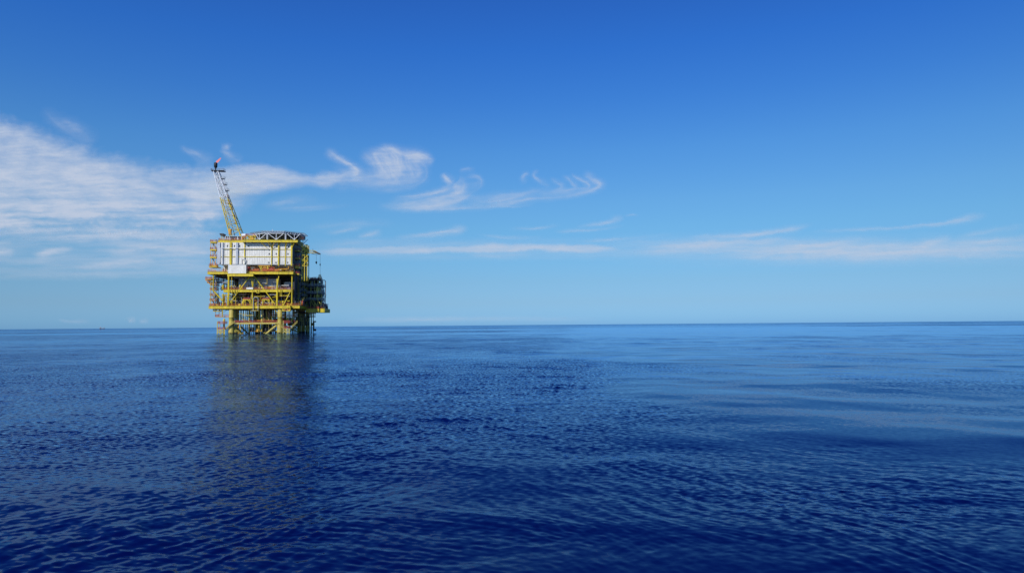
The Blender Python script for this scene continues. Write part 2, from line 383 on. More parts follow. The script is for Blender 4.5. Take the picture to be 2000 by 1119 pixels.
# left wing platforms
for (xa, xb, y, v0, v1, mt) in [(407.5,423,521,2,10,'yellow'),(400.5,411,545.5,1,9,'amber'),(404,436,551,6,12,'dark')]:
    z = Z(y, v0); b = MB(); b.box(U(xa, v0), U(xb, v0), v0, v1, z - .45, z); w = b.build('wing_platform', M[mt], plat)
    b = MB(); b.rail([(U(xa, v0), v1, z), (U(xa, v0), v0, z), (U(xb, v0), v0, z)], 1.3, .06); b.build('handrail', M['orange'], w)
    b = MB(); b.bar((U(xa, v0), v0 + .4, z - .5), (U(xb, v0), v0 + .4, z - 3.2), .3); b.build('bracket', M['amber'], w)
# hanging platforms below the cellar deck, left
for (xa, xb, y, v0, v1, mt) in [(417,430,607.5,1,6,'yellow'),(421,449,618.3,2,9,'amber'),(525,575,618.5,10,16,'amber'),(588,612,613,30,40,'yellow')]:
    z = Z(y, v0); x0, x1 = U(xa, v0), U(xb, v0); b = MB(); b.box(x0, x1, v0, v1, z - .3, z)
    for x in (x0 + .2, x1 - .2): b.bar((x, v0 + .3, z), (x, v0 + .3, zCb + .2), .22); b.bar((x, v1 - .3, z), (x, v1 - .3, zCb + .2), .22)
    b.bar((x0 + .2, v0 + .1, z), (x1 - .2, v0 + .1, zCb), .18)
    w = b.build('hanging_platform', M[mt], plat)
    b = MB(); b.rail([(x0, v1, z), (x0, v0, z), (x1, v0, z), (x1, v1, z)], 1.2, .055); b.build('handrail', M['red'], w)

# spider deck: the walkway between the legs, with its stairs
b = MB(); x0, x1 = U(459, 1), U(546, 1)
b.box(x0, x1, .2, 1.8, zW - .2, zW); b.bar((x0, .1, zW - .5), (x1, .1, zW - .5), .3, .75); b.bar((x0, 1.9, zW - .5), (x1, 1.9, zW - .5), .3, .75)
b.box(x0, x1, 22, 24, zW - .4, zW)
for px in (464, 500, 540): b.box(U(px) - .8, U(px) + .8, 1.95, 21.9, zW - .4, zW - .02)
wk = b.build('spider_deck', M['leg'], plat)
b = MB(); b.rail([(x0, 1.8, zW), (x1, 1.8, zW)], 1.3, .06); b.rail([(x0, 22, zW), (x1, 22, zW)], 1.3, .06); b.rail([(x0, .2, zW), (U(480), .2, zW)], 1.2, .055)
b.build('handrail', M['red'], wk)
for a, c in [((511,630.5,1),(526,618.7,10)),((540,631,-1),(556,643.5,-1)),((470,619,8),(481,630.5,4)),((443,641,-1),(458,630,-1))]:
    b = MB(); b.stair(F(*a), F(*c), 1.0, 14); b.build('stair', M['leg'], wk)
b = MB()
for px in (483, 493, 531, 550): b.tube((U(px), 18, zW), (U(px), 18, zW + 2.4), .35, 10)
b.box(U(523), U(538), 12, 15, zW + .1, zW + 1.4); b.box(U(526), U(532), 12, 15, zW + 1.4, zW + 2.6); b.build('pump_skid', M['dark'], wk)

def landing(px0, px1, yt, v0, v1):
    x0, x1 = U(px0, v0, 640), U(px1, v0, 640); zt = Z(yt, v0); b = MB()
    b.box(x0, x1, v0, v1, zt - .35, zt)
    for x in (x0, (x0+x1)/2, x1):
        for v in (v0, v1): b.bar((x, v, -2), (x, v, zt + 4.6 if x == x0 else zt), .38 if v == v0 else .3)
    for x, y in ((x0, (x0+x1)/2), ((x0+x1)/2, x1)):
        b.bar((x, v0, zt - .4), (y, v0, .2), .3); b.bar((y, v0, zt - .4), (x, v0, .2), .3)
    b.bar((x0, v0 - .02, 1.0), (x1, v0 - .02, 1.0), .34); b.bar((x0, v0, zt + 4.4), (x0, v1, zt + 4.4), .3)
    o = b.build('boat_landing', M['leg'], plat)
    b = MB()
    for z in (zt, zt + 3.4): b.rail([(x0, v1, z), (x0, v0, z), (x1, v0, z), (x1, v1, z)], 1.2, .07, 1.3)
    b.box(x0, x1, v0 + .1, v1, zt + 3.2, zt + 3.4); b.build('handrail', M['red'], o)
    b = MB(); b.stair((x1 + .6, v0 + .8, zt), (x1 + 4.2, v0 + .8, zW), .9, 10); b.build('stair', M['leg'], o)
landing(424.5, 439, 643, -1.5, 3)
landing(553, 565.5, 642.5, -1.5, 3)
b = MB(); u = U(437.5, 2, 640); b.lathe([(.5,-2),(.5,7),(.62,7.05),(.62,8.6),(.3,9)], u, 2, 14); b.build('fender_post', M['leg'], plat)

# portal frames over the cellar deck walkway, and the big pipe loop
for xa, xb in ((476, 489), (513, 526)):
    b = MB(); x0, x1 = U(xa, .8), U(xb, .8); zt = Z(586, .8)
    for x, s in ((x0, 1), (x1, -1)):
        b.bar((x, .8, zC), (x, .8, zt), .42); b.bar((x, .8, zt - 1.6), (x + s*1.5, .8, zt - .1), .3)
    b.bar((x0 - .3, .8, zt), (x1 + .3, .8, zt), .5); b.bar((x0, 5, zC), (x0, 5, zt), .4); b.bar((x1, 5, zC), (x1, 5, zt), .4)
    b.bar((x0 - .3, 5, zt), (x1 + .3, 5, zt), .4); b.bar((x0, 1, zt), (x0, 5, zt), .36); b.bar((x1, 1, zt), (x1, 5, zt), .36)
    o = b.build('portal_frame', M['yellow'], plat)
    b = MB(); b.box(x0 - .3, x1 + .3, .7, 5.2, zt + .3, zt + .5); b.rail([(x0, 1, zt + .5), (x1, 1, zt + .5)], .8, .05); b.build('handrail', M['red'], o)
b = MB(); x0, x1 = U(495.3, -1.4), U(504.6, -1.4); zt = Z(581.5, -1.4); zb = Z(606.5, -1.4); r = .9
pts = [(x0, -1.4, zb), (x0, -1.4, zt - r)] + [(x0 + r - r*math.cos(t), -1.4, zt - r + r*math.sin(t)) for t in (R(22), R(45), R(68), R(90))]
pts += [(x1 - r + r*math.sin(t), -1.4, zt - r + r*math.cos(t)) for t in (0, R(22), R(45), R(68), R(90))] + [(x1, -1.4, zb)]
b.path(pts, .24, 10); b.build('pipe_loop', M['steel'], plat)
b = MB(); b.box(U(492), U(507), -2.2, -.8, zb - .35, zb); b.build('loop_support', M['leg'], plat)

# ------------------------------------------------------------------ pipework and equipment inside each deck
def clutter(name, x0, x1, v0, v1, z0, z1, n, mats, seed):
    rg = random.Random(seed)
    bs = {k: MB() for k in mats}
    for i in range(n):
        b = bs[rg.choice(mats)]; u = rg.uniform(x0, x1); v = rg.uniform(v0, v1); z = rg.uniform(z0, z1); k = rg.random()
        H = z1 - z0
        if k < .35:
            L = rg.uniform(2, 9); b.tube((u, v, z), (min(u + L, x1), v, z), rg.uniform(.08, .28), 8)
        elif k < .65:
            b.tube((u, v, z0), (u, v, min(z1, z0 + rg.uniform(.4, 1) * H)), rg.uniform(.07, .22), 8)
        elif k < .8:
            w = rg.uniform(.5, 1.4); h = rg.uniform(.7, 2.2); b.box(u, u + w, v, v + w, z0, z0 + min(h, H))
            b.box(u + .1, u + w - .1, v - .06, v, z0 + .2, z0 + min(h, H) - .2)
        elif k < .9:
            rr = rg.uniform(.4, .8); b.lathe([(rr*.3, z0), (rr, z0 + .4), (rr, z0 + min(2.6, H*.7)), (rr*.3, z0 + min(3, H*.8))], u, v, 12)
        else:
            b.path([(u, v, z), (u + 1.2, v, z), (u + 1.2, v, z1), (u + 1.2, v + 2, z1)], rg.uniform(.08, .2))
    for k, b in bs.items():
        if b.v: tag(b.build(name, M[k], plat), kind='stuff')
xi0, xi1 = U(440), U(566)
clutter('deck_pipework', xi0, xi1, 2, 12, zC, zMb - .6, 130, ['dark','steel','leg','yellow','red','yellow'], 3)
clutter('deck_pipework', U(412), U(455), 2, 16, zM + .2, zUb - .8, 80, ['steel','dark','yellow','grey','dark'], 4)
clutter('deck_pipework', xi0, xi1, 1.5, 6.5, zM, zM + 2.6, 40, ['steel','orange','white','dark'], 5)
clutter('deck_pipework', U(428), U(568), 1.0, 7, zU, zU + 3.6, 80, ['orange','yellow','white','steel','amber','red'], 6)
clutter('deck_pipework', U(428), U(468), 4, 14, zR, zR + 2.6, 34, ['steel','grey','orange','dark'], 8)
clutter('deck_pipework', U(480), U(575), 4, 20, zR, zR + 2.8, 40, ['dark','steel','grey','white'], 9)
clutter('deck_pipework', U(573,8), U(590,20), 8, 40, zC, zU, 70, ['dark','steel','leg','dark'], 10)
clutter('leg_pipework', U(460), U(575), 8, 30, zW + .1, zCb - .4, 80, ['leg','red','dark','dark','dark','yellow'], 11)
clutter('leg_pipework', U(547), U(600, 30), 14, 48, zW - 2, zCb - .4, 90, ['dark','leg','dark','dark'], 21)
clutter('leg_pipework', U(498), U(513), 14, 30, 1.5, zCb - .4, 40, ['dark','leg','dark'], 22)
clutter('deck_pipework', U(411), U(446), 1, 12, zC, zMb - .8, 50, ['steel','yellow','amber','dark'], 23)
clutter('side_pipework', U(573.5, 6), U(586, 20), 8, 34, zU, wz1, 60, ['dark','steel','side','yellow'], 24)
b = MB()
for i in range(9):
    u = U(500.5) + (i % 3) * 1.15; v = 18 + (i // 3) * 1.6; b.tube((u, v, -3), (u, v, zCb + .1), .33, 10)
b.build('conductor_bundle', M['dark'], plat)
clutter('front_pipework', U(438), U(566), .2, 2.2, zC, zMb - .4, 46, ['yellow','dark','steel','yellow'], 31)
clutter('front_pipework', U(438), U(545), .3, 3.5, zM, zUb - 1.2, 34, ['yellow','steel','dark','grey'], 32)
clutter('front_pipework', U(458), U(545), 2, 9, 1.0, zCb - .4, 40, ['leg','dark','amber','dark'], 33)
clutter('front_pipework', U(566), U(598, 16), 3, 14, zC, zC + 4.5, 46, ['yellow','steel','dark','red'], 34)
# pipe trays under the upper deck and hangers under the mezzanine
b = MB(); 
for i, v in enumerate((.6, 1.4, 2.4, 3.3, 4.4)):
    z = Z(541.5, v) - .2 * (i % 2); b.tube((U(418, v), v, z), (U(543, v), v, z), .2 + .05 * (i % 3), 8)
for px in range(420, 544, 8): b.bar((U(px), .2, Z(540)), (U(px), 5, Z(540)), .16); b.bar((U(px), 2.5, Z(540)), (U(px), 2.5, zUb + .3), .14)
b.build('pipe_tray', M['dark'], plat)
for xa, xb, y in ((449,454,576),(459,464,573.5),(502,507,573),(548,551,579)):
    b = MB(); x0, x1 = U(xa), U(xb); z = Z(y); v = -.9
    for x in (x0, x1): b.bar((x, v, zMb + 1.1), (x, v, z), .22); b.bar((x, -.5, zMb + 1.1), (x, v, zMb + 1.1), .2)
    b.bar((x0, v, z), (x1, v, z), .24); b.build('hanger_frame', M['yellow'], plat)
b = MB(); b.box(U(482), U(495), -.9, -.65, zM + .1, Z(562)); b.build('notice_board', M['white'], plat)

# ------------------------------------------------------------------ extension deck and its process block, right
VE0, VE1 = 20.0, 40.0
ex0, ex1 = U(599, VE0), U(634.5, VE0); eT, eB = Z(603.2, VE0, 600), Z(610.6, VE0, 600)
b = MB(); b.box(ex0 + .3, ex1 - .3, VE0 + .3, VE1, eT - .3, eT - .03)
xm = U(629, VE0)
b.girder((ex0, VE0, eT), (xm, VE0, eT), eT - eB, .6); b.girder((xm + .3, VE0 - 1.2, eT + .02), (ex1, VE0 - 1.2, eT + .02), eT - eB + .02, .6)
b.box(xm + .3, ex1, VE0 - .9, VE0 + .28, eT - .3, eT - .04)
b.girder((ex1, VE0 - .85, eT), (ex1, VE1, eT), eT - eB, .6); b.girder((ex0, VE1, eT), (ex1, VE1, eT), eT - eB, .6)
for i in range(1, 4): 
    x = ex0 + (ex1 - ex0) * i / 4; b.girder((x, VE0 + .4, eT - .31), (x, VE1 - .4, eT - .31), 1.3, .4, 5)
ext = b.build('extension_deck', M['yellow'], plat)
b = MB(); b.rail([(ex0, VE0, eT), (xm, VE0, eT)], 1.2, .06); b.build('handrail', M['red'], ext)
lv = [Z(y, VE0 + 2, 600) for y in (586, 573, 559, 546)]
for i, z in enumerate(lv):
    x0, x1 = U(598, VE0 + 2), U(628 if i < 3 else 622, VE0 + 2)
    b = MB(); b.box(x0, x1, VE0 + 2, VE1 - 2, z - .3, z); b.girder((x0, VE0 + 1.9, z + .01), (x1, VE0 + 1.9, z + .01), .8, .3)
    o = b.build('process_deck', M['dark'], plat)
    b = MB(); b.rail([(x0, VE0 + 1.9, z), (x1, VE0 + 1.9, z), (x1, VE1 - 2, z)], 1.2, .06); b.build('handrail', M['red'] if i == 3 else M['steel'], o)
for px in (599.5, 607, 614, 621, 628):
    x = U(px, VE0 + 2); post((x, VE0 + 2.3, eT), (x, VE0 + 2.3, lv[3] if px < 625 else lv[1]), .4, 'frame_post', 'leg', False)
    post((x, VE1 - 3, eT), (x, VE1 - 3, lv[3]), .4, 'frame_post', 'dark', False)
for a, c in (((620,585,VE0+1),(632,603,VE0+1)), ((610,585,VE0+1),(623,603,VE0+1)), ((606,583,VE0+1),(612,597,VE0+1))):
    post(F(*a), F(*c), .45, 'diagonal_brace', 'leg')
clutter('deck_pipework', U(600, VE0 + 3), U(628, VE0 + 3), VE0 + 3, VE1 - 4, eT, lv[1] - .4, 120, ['dark','steel','leg','dark','black'], 12)
clutter('deck_pipework', U(600, VE0 + 3), U(626, VE0 + 3), VE0 + 3, VE1 - 4, lv[1], lv[3] - .4, 110, ['dark','steel','leg','black','dark'], 13)
clutter('deck_pipework', U(600, VE0 + 3), U(622, VE0 + 3), VE0 + 3, VE1 - 4, lv[3], lv[3] + 1.6, 30, ['dark','steel','red'], 14)
clutter('deck_pipework', U(625, VE0 + 2), U(634, VE0 + 2), VE0 + .4, VE1 - 6, eT, eT + 3.0, 60, ['dark','steel','black'], 15)
b = MB(); b.box(U(590, VE0 + 8), U(619, VE0 + 8), VE0 + 8, VE1 - 3, eT, lv[3] - .5); b.build('dark_core', M['dark'], plat)  # dark box added to close the gaps in the process block
def vessel(px, v, y0, y1, r, mat='leg'):
    u = U(px, v); z0, z1 = Z(y0, v, 600), Z(y1, v, 600); b = MB()
    b.lathe([(r*.8, z0), (r*.8, z0 + 1), (r, z0 + 1.2), (r, z1 - r*.6), (r*.7, z1 - r*.2), (r*.15, z1)], u, v, 18)
    for i in range(1, 4):
        z = z0 + (z1 - z0) * i / 4; b.lathe([(r*1.07, z), (r*1.07, z + .25)], u, v, 18)
    b.tube((u, v, z1 - .1), (u, v, z1 + 1.4), r * .25, 8)
    return b.build('process_vessel', M[mat], plat)
vessel(620.5, VE0 + 3, 587, 558, 1.2); vessel(625.5, VE0 + 4.5, 600, 553, .75); vessel(609, VE0 + 5, 559, 547.5, .8, 'steel')
b = MB()
for px, y0, y1 in ((630.5,600,548),(628,590,541),(633,603,566),(632,575,558)):
    x = U(px, VE0 + 4); b.tube((x, VE0 + 4, Z(y0, VE0+4, 600)), (x, VE0 + 4, Z(y1, VE0+4, 600)), .22, 8)
x = U(629, VE0+4); z = Z(549, VE0+4, 600)
b.path([(x, VE0+4, z), (x + 1.2, VE0+4, z + .6), (x + 2.2, VE0+4, z - .4), (x + 2.2, VE0+4, z - 9)], .2)
b.build('riser_pipe', M['steel'], plat)
b = MB(); x = U(624.5, VE0+5); z0 = lv[3]; z1 = Z(536.5, VE0+5, 600)
for s in (-.7, .7):
    for t in (-.7, .7): b.bar((x + s, VE0+5+t, z0), (x + s*.6, VE0+5+t*.6, z1), .16)
for i in range(4):
    z = z0 + (z1 - z0) * i / 4; b.bar((x - .7, VE0+4.3, z), (x + .7, VE0+4.3, z + (z1-z0)/4), .14); b.box(x - .9, x + .9, VE0+4.1, VE0+5.9, z, z + .15)
b.build('vent_mast', M['amber'], plat)
b = MB(); x = U(622, VE0); 
for i in range(5): b.tube((x + i*.9, VE0 + .6, eT + .6), (x + i*.9, VE0 + 3, eT + .6), .55, 10)
b.box(x - .6, x + 4.4, VE0 + .4, VE0 + 3.2, eT, eT + .3); b.build('hose_rack', M['black'], plat)
# umbilical and caisson tubes under the extension
b = MB()
x = U(613.5, VE0 + 18); v = VE0 + 18
b.bar((x, v, 1.0), (x, v, Z(628, v, 600)), .7); b.box(x - .3, x + 1.4, v - .5, v + .5, Z(630, v, 600), Z(627.5, v, 600)); b.box(x - .3, x + 1.5, v - .5, v + .5, 1.0, 2.4)
b.build('caisson', M['dark'], plat)
b = MB(); x0, x1 = U(607, VE0 + 6), U(616, VE0 + 6); z0, z1 = Z(620, VE0+6, 600), eB + .2
for x in (x0, x1, (x0+x1)/2): b.bar((x, VE0+6, z0), (x, VE0+6, z1), .2)
b.box(x0, x1, VE0+5.5, VE0+8, z0, z0 + .25); b.rail([(x0, VE0+5.5, z0 + .25), (x1, VE0+5.5, z0 + .25)], 1.0, .05); b.build('hanging_platform', M['dark'], plat)

# rear lattice, lit from the left, beside the clad block
va, vb = 7.0, 12.5
x0, x1 = U(589.5, va), U(599.5, va); z0, z1 = Z(520, va, 595), Z(478.5, va, 595)
b = MB()
for x in (x0, (x0+x1)/2, x1):
    for v in (va, vb): b.bar((x, v, z0 - 9), (x, v, z1), .36)
k = 4
for i in range(k):
    a, c = z0 + (z1 - z0) * i / k, z0 + (z1 - z0) * (i + 1) / k
    b.bar((x0, va, a), (x1, va, a), .3); b.bar((x0, va, a), (x1, va, c), .26); b.bar((x1, va, a), (x1, vb, c), .26); b.bar((x0, vb, c), (x1, vb, c), .3)
b.bar((x0, va, z1), (x1, va, z1), .36); b.build('lattice_tower', M['yellow'], plat)
b = MB()
for i in range(5):
    z = z0 + (z1 - z0) * i / 5
    b.box(x0 + .5, x1 - .4, vb + .4, vb + .6, z + .4, z + 1.9 + .5 * (i % 2))
b.build('lattice_panel', M['leg'], plat)

# ------------------------------------------------------------------ things standing on the platform
def W(p): return PO + uu * p[0] + vv * p[1] + Vector((0, 0, p[2]))
class Thing:
    """a thing with its own base; its meshes are drawn in platform metres and shifted to that base"""
    def __init__(s, name, base, label, cat, group=None):
        s.b = Vector(base); s.o = tag(empty(name, W(base), YAW), label, cat, group)
    def part(s, mb, name, mat, parent=None):
        mb.v = [(x - s.b.x, y - s.b.y, z - s.b.z) for x, y, z in mb.v]
        return mb.build(name, M[mat] if isinstance(mat, str) else mat, parent or s.o)

# container on the loading ledge
x0, x1 = U(444.8, -4), U(480, -4); z0, z1 = Z(534.6, -4), Z(518, -4)
t = Thing('shipping_container', ((x0+x1)/2, -2.6, z0 + .05), 'plain white ribbed container on the yellow ledge of the upper deck', 'container')
z0 += .05
b = MB(); b.box(x0 + .1, x1 - .1, -3.9, -1.2, z0 + .1, z1 - .05)
k = 22
for i in range(k):
    a = x0 + .3 + (x1 - x0 - .6) * i / k; b.box(a, a + .25, -3.95, -3.898, z0 + .3, z1 - .3)
t.part(b, 'body', 'white')
b = MB()
for x in (x0, x1 - .16):
    b.box(x, x + .16, -3.98, -3.8, z0 + .003, z1); b.box(x, x + .16, -1.3, -1.12, z0 + .003, z1)
b.box(x0 + .163, x1 - .163, -3.98, -3.8, z1 - .2, z1 - .002); b.box(x0 + .163, x1 - .163, -3.98, -3.8, z0 + .01, z0 + .25)
t.part(b, 'frame', 'alu')
b = MB(); b.box(x1 - .1, x1 - .02, -3.7, -2.56, z0 + .2, z1 - .2); b.box(x1 - .1, x1 - .02, -2.5, -1.4, z0 + .2, z1 - .2); t.part(b, 'door', 'white')

# lifting frame and skids on the upper deck
x0, x1 = U(504, 0), U(527, 0); zt = Z(520.5, 0); zm = Z(523.5)
t = Thing('lifting_frame', ((x0+x1)/2, 0, zU), 'yellow lifting frame standing over orange skids on the upper deck', 'lifting frame')
b = MB()
for x in (U(509.5), U(522)): b.bar((x, .2, zU + .02), (x, .2, zt), .5); b.bar((x, 3.4, zU + .02), (x, 3.4, zt), .4)
b.bar((U(509.5), .2, zU + 1.2), (U(506), .2, zt - .3), .3); b.bar((U(522), .2, zU + 1.2), (U(525.5), .2, zt - .3), .3); t.part(b, 'upright', 'yellow')
b = MB(); b.bar((x0, .2, zt + .26), (x1, .2, zt + .26), .5); b.bar((x0, 3.4, zt + .26), (x1, 3.4, zt + .26), .5); b.bar((x0 + 1.2, .2, zm), (x1 - 1.2, .2, zm), .34)
for x in (x0 + 1, x1 - 1): b.bar((x, .45, zt + .25), (x, 3.1, zt + .25), .4)
t.part(b, 'crossbeam', 'amber')
b = MB(); b.box(U(513), U(518.5), .6, 2.8, zt - 1.2, zt - .2); b.tube((U(515), 1.4, zt - 2.6), (U(515), 1.4, zt - 1.2), .08); t.part(b, 'hoist', 'amber')

def skid(px, w, h, label, mat, v=-.9):
    u = U(px, v); t = Thing('equipment_skid', (u, v, zU + .02), label, 'equipment skid', 'skids along the upper deck front')
    b = MB(); b.box(u - w/2, u + w/2, v, v + 1.5, zU + .02, zU + .3)
    for x in (u - w/2 + .1, u + w/2 - .1): b.bar((x, v + .1, zU + .3), (x, v + .1, zU + .3 + h), .16); b.bar((x, v + 1.4, zU + .3), (x, v + 1.4, zU + .3 + h), .16)
    b.bar((u - w/2, v + .1, zU + .3 + h), (u + w/2, v + .1, zU + .3 + h), .16); b.bar((u - w/2, v + 1.4, zU + .3 + h), (u + w/2, v + 1.4, zU + .3 + h), .16); t.part(b, 'frame', 'orange')
    b = MB(); r = h * .36; z = zU + .35 + r; b.tube((u - w*.36, v + .75, z), (u + w*.36, v + .75, z), r, 16); b.tube((u - w*.36 - .25, v + .75, z), (u - w*.36, v + .75, z), r*.4, 16, r); b.tube((u + w*.36, v + .75, z), (u + w*.36 + .25, v + .75, z), r, 16, r*.4)
    b.box(u - .3, u + .3, v + .5, v + 1.0, z + r*.9, z + r + .5); t.part(b, 'tank', mat)
skid(500, 2.6, 1.5, 'low orange skid at the container end of the upper deck', 'orange')
skid(517.5, 3.4, 1.7, 'long orange skid directly under the yellow lifting frame', 'orange')
skid(529.5, 3.2, 2.5, 'tall red orange skid just right of the lifting frame', 'red')
skid(538.5, 2.2, 1.3, 'small amber skid by the yellow wall column on the upper deck', 'amber')

# roof: exhaust hood, pipes, drum, access platform
x0, x1 = U(427, 4), U(438.5, 4); z0 = zR; z1 = Z(457, 4)
t = Thing('exhaust_hood', ((x0+x1)/2, 6, zR), 'dark grey wedge shaped exhaust hood on the left roof corner', 'exhaust hood')
b = MB(); zb = z1 - 2.1
vs = [(x0, 4, z1), (x1 - 1.2, 4, z1), (x1 - .8, 4, zb), (x0 + .4, 4, zb + .9), (x0, 9, z1), (x1 - 1.2, 9, z1), (x1 - .8, 9, zb), (x0 + .4, 9, zb + .9)]
b.add(vs, [(0,3,2,1),(4,5,6,7),(0,1,5,4),(1,2,6,5),(2,3,7,6),(3,0,4,7)]); t.part(b, 'hood', 'black')
b = MB()
for x in (x0 + .9, x1 - 1.3):
    for v in (4.6, 8.4): b.bar((x, v, zR + .02), (x, v, zb + .9), .3)
t.part(b, 'leg', 'yellow')
x0, x1 = U(438, 5), U(471, 5)
t = Thing('roof_plant', ((x0+x1)/2, 6, zR), 'grey roof plant house with flat ducts at the foot of the flare tower', 'roof plant')
b = MB(); b.box(x0 + .5, x1 - .6, 5.5, 11, zR + .02, Z(464.2, 5)); b.box(x0 + 3, x1 - 4, 5.2, 5.498, zR + .4, Z(466, 5)); t.part(b, 'housing', 'grey')
b = MB(); b.box(x0, x1, 4.4, 12, Z(463.2, 5), Z(462.2, 5)); t.part(b, 'roof', 'steel')
b = MB()
for px in (439, 443.5, 447, 462.5, 470): b.bar((U(px, 4.6), 4.6, zR + .02), (U(px, 4.6), 4.6, Z(463.3, 4.6)), .26)
t.part(b, 'support', 'alu')
b = MB(); b.box(U(450.5,5), U(456,5), 5.1, 5.19, zR + .3, Z(465.5, 5)); b.box(U(464.5,5), U(469,5), 5.1, 5.49, zR + .3, Z(464.8, 5)); t.part(b, 'opening', 'black')
u = U(475, 2); z = Z(460.3, 2)
t = Thing('storage_drum', (u, 2, z - 1.0), 'short white drum lying on a yellow cradle beside the helideck', 'drum')
b = MB(); b.tube((u - 1.2, 2, z), (u + 1.1, 2, z), .95, 20); b.tube((u + 1.1, 2, z), (u + 1.35, 2, z), .95, 20, .5); b.tube((u - 1.45, 2, z), (u - 1.2, 2, z), .5, 20, .95); t.part(b, 'shell', 'alu')
b = MB(); b.box(u - 1, u - .7, 1.2, 2.8, zR + .02, z - .7); b.box(u + .6, u + .9, 1.2, 2.8, zR + .02, z - .7); t.part(b, 'cradle', 'yellow')
x0, x1 = U(480, -1.7), U(498, -1.7); zt = Z(461, -1.7)
t = Thing('access_platform', ((x0+x1)/2, -1, zR), 'yellow framed access platform with orange rails left of the helideck', 'access platform')
b = MB()
for px in (480.5, 488, 497): 
    for v in (-1.7, 1.8): b.bar((U(px, -1.7), v, zR + .02), (U(px, -1.7), v, zt), .34)
b.box(x0, x1, -1.9, 2.0, zt - .3, zt); b.bar((U(482,-1.7), -1.7, zR + .1), (U(488,-1.7), -1.7, zt - .3), .3); b.bar((U(488,-1.7), -1.7, zt-.3), (U(497,-1.7), -1.7, zR + .1), .3)
t.part(b, 'frame', 'yellow')
b = MB(); b.rail([(x0, 1.9, zt), (x0, -1.9, zt), (x1, -1.9, zt)], 1.2, .05, 1.2); t.part(b, 'handrail', 'orange')
b = MB(); b.box(U(486,-1), U(494,-1), -1.6, 1, zR + .02, zR + 1.7); t.part(b, 'cabinet', 'amber')
b = MB(); b.stair(F(472.5, 468, -1), F(481, 461.5, -1), 1.0, 9); t.part(b, 'stair', 'orange')

# helideck
hu, hv = U(544.5, 13), 13.5; hz = Z(452.2, -3.5, 535); HR = 15.3
t = Thing('helideck', (hu, hv, zR), 'octagonal white helideck on V shaped struts above the yellow roof beam', 'helideck')
octa = [(hu + HR * math.cos(R(22.5 + 45*k)), hv + HR * math.sin(R(22.5 + 45*k))) for k in range(8)]
b = MB(); b.prism(octa, hz - .95, hz); t.part(b, 'landing_deck', 'bluegrey')
oct2 = [(hu + (HR + .12) * math.cos(R(22.5 + 45*k)), hv + (HR + .12) * math.sin(R(22.5 + 45*k))) for k in range(8)]
b = MB()
for k in range(8):
    a, c = Vector((*oct2[k], 0)), Vector((*oct2[(k+1) % 8], 0)); d = (c - a).normalized()
    b.bar(a + Vector((0,0,hz + .02)), c + Vector((0,0,hz + .02)), .28, .2); b.bar(a + Vector((0,0,hz - .95)), c + Vector((0,0,hz - .95)), .36, .3)
    for i in range(7):
        p = a.lerp(c, (i + .5) / 7); b.bar(p + Vector((0,0,hz - .8)), p + Vector((0,0,hz - .1)), .2)
t.part(b, 'rim', 'alu')
b = MB()
for k in range(8):
    a, c = Vector((*octa[k], 0)), Vector((*octa[(k+1) % 8], 0)); mid = (a + c) / 2 - Vector((hu, hv, 0)); n = mid.normalized()
    A, Cc = a + n * .15, c + n * .15; A2, C2 = a * 1.0 + (a - Vector((hu, hv, 0))).normalized() * 1.75, c + (c - Vector((hu, hv, 0))).normalized() * 1.75
    zi, zo = Vector((0,0,hz - .25)), Vector((0,0,hz + .35))
    b.bar(A2 + zo, C2 + zo, .16)
    for i in range(9):
        f = i / 8; b.bar(A.lerp(Cc, f) + zi, A2.lerp(C2, f) + zo, .12)
    for f in (.35, .7): b.bar(A.lerp(A2, f) + zi.lerp(zo, f), Cc.lerp(C2, f) + zi.lerp(zo, f), .07)
t.part(b, 'safety_net', 'steel')
b = MB()                                        # girder grid under the deck
for i in range(-4, 5):
    w = min(HR * .92, (HR * 1.3 - abs(i * 3.2))) ; b.bar((hu + i*3.2, hv - w, hz - 1.35), (hu + i*3.2, hv + w, hz - 1.35), .25, .75)
for i in range(-4, 5):
    w = min(HR * .92, (HR * 1.3 - abs(i * 3.2))) ; b.bar((hu - w, hv + i*3.2, hz - 2.0), (hu + w, hv + i*3.2, hz - 2.0), .25, .5)
t.part(b, 'underframe', 'dark')
zt = hz - 1.0
for nb, tops in ((505.5, (497, 518.5)), (538.5, (523, 552)), (574, (560, 585))):
    for v in (-1.9, 11, 23):
        u0 = U(nb, -1.9); us = [U(q, -1.9) for q in tops]; 
        for u1 in us: b = MB(); b.tube((u0, v, zR + .05), (u1, v, zt - .35), .18, 10); t.part(b, 'support_strut', 'alu')
        b = MB(); b.tube((u0, v, zR + .05), (u0, v, zt - .35), .15, 10); t.part(b, 'support_strut', 'alu')
for px in (520, 537, 540.5, 556, 521.8, 557.5):
    v = 3 if px in (537, 540.5) else -1.7
    b = MB(); u = U(px, v); b.tube((u, v, zR + .03), (u, v, zt - .3), .16, 10); t.part(b, 'support_strut', 'alu')
b = MB(); x0, x1 = U(584, 2), U(593, 2); b.box(x0, x1, 2, 6, Z(467.5, 2), Z(466.8, 2)); b.rail([(x0, 2, Z(466.8,2)), (x1, 2, Z(466.8,2)), (x1, 6, Z(466.8,2))], 1.4, .07, 1.2)
for x in (x0 + .3, x1 - .2): b.bar((x, 2.2, zR - 2.5), (x, 2.2, Z(467, 2)), .22)
b.stair((x1 - .4, 4, Z(466.8,2)), (x1 - 2.4, 4, hz - .95), .9, 8)
t.part(b, 'access_stair', 'dark')
b = MB(); b.box(U(588.5,2), U(591.5,2), 2.3, 4, Z(466.7,2), Z(463.3,2)); t.part(b, 'foam_cabinet', 'red')
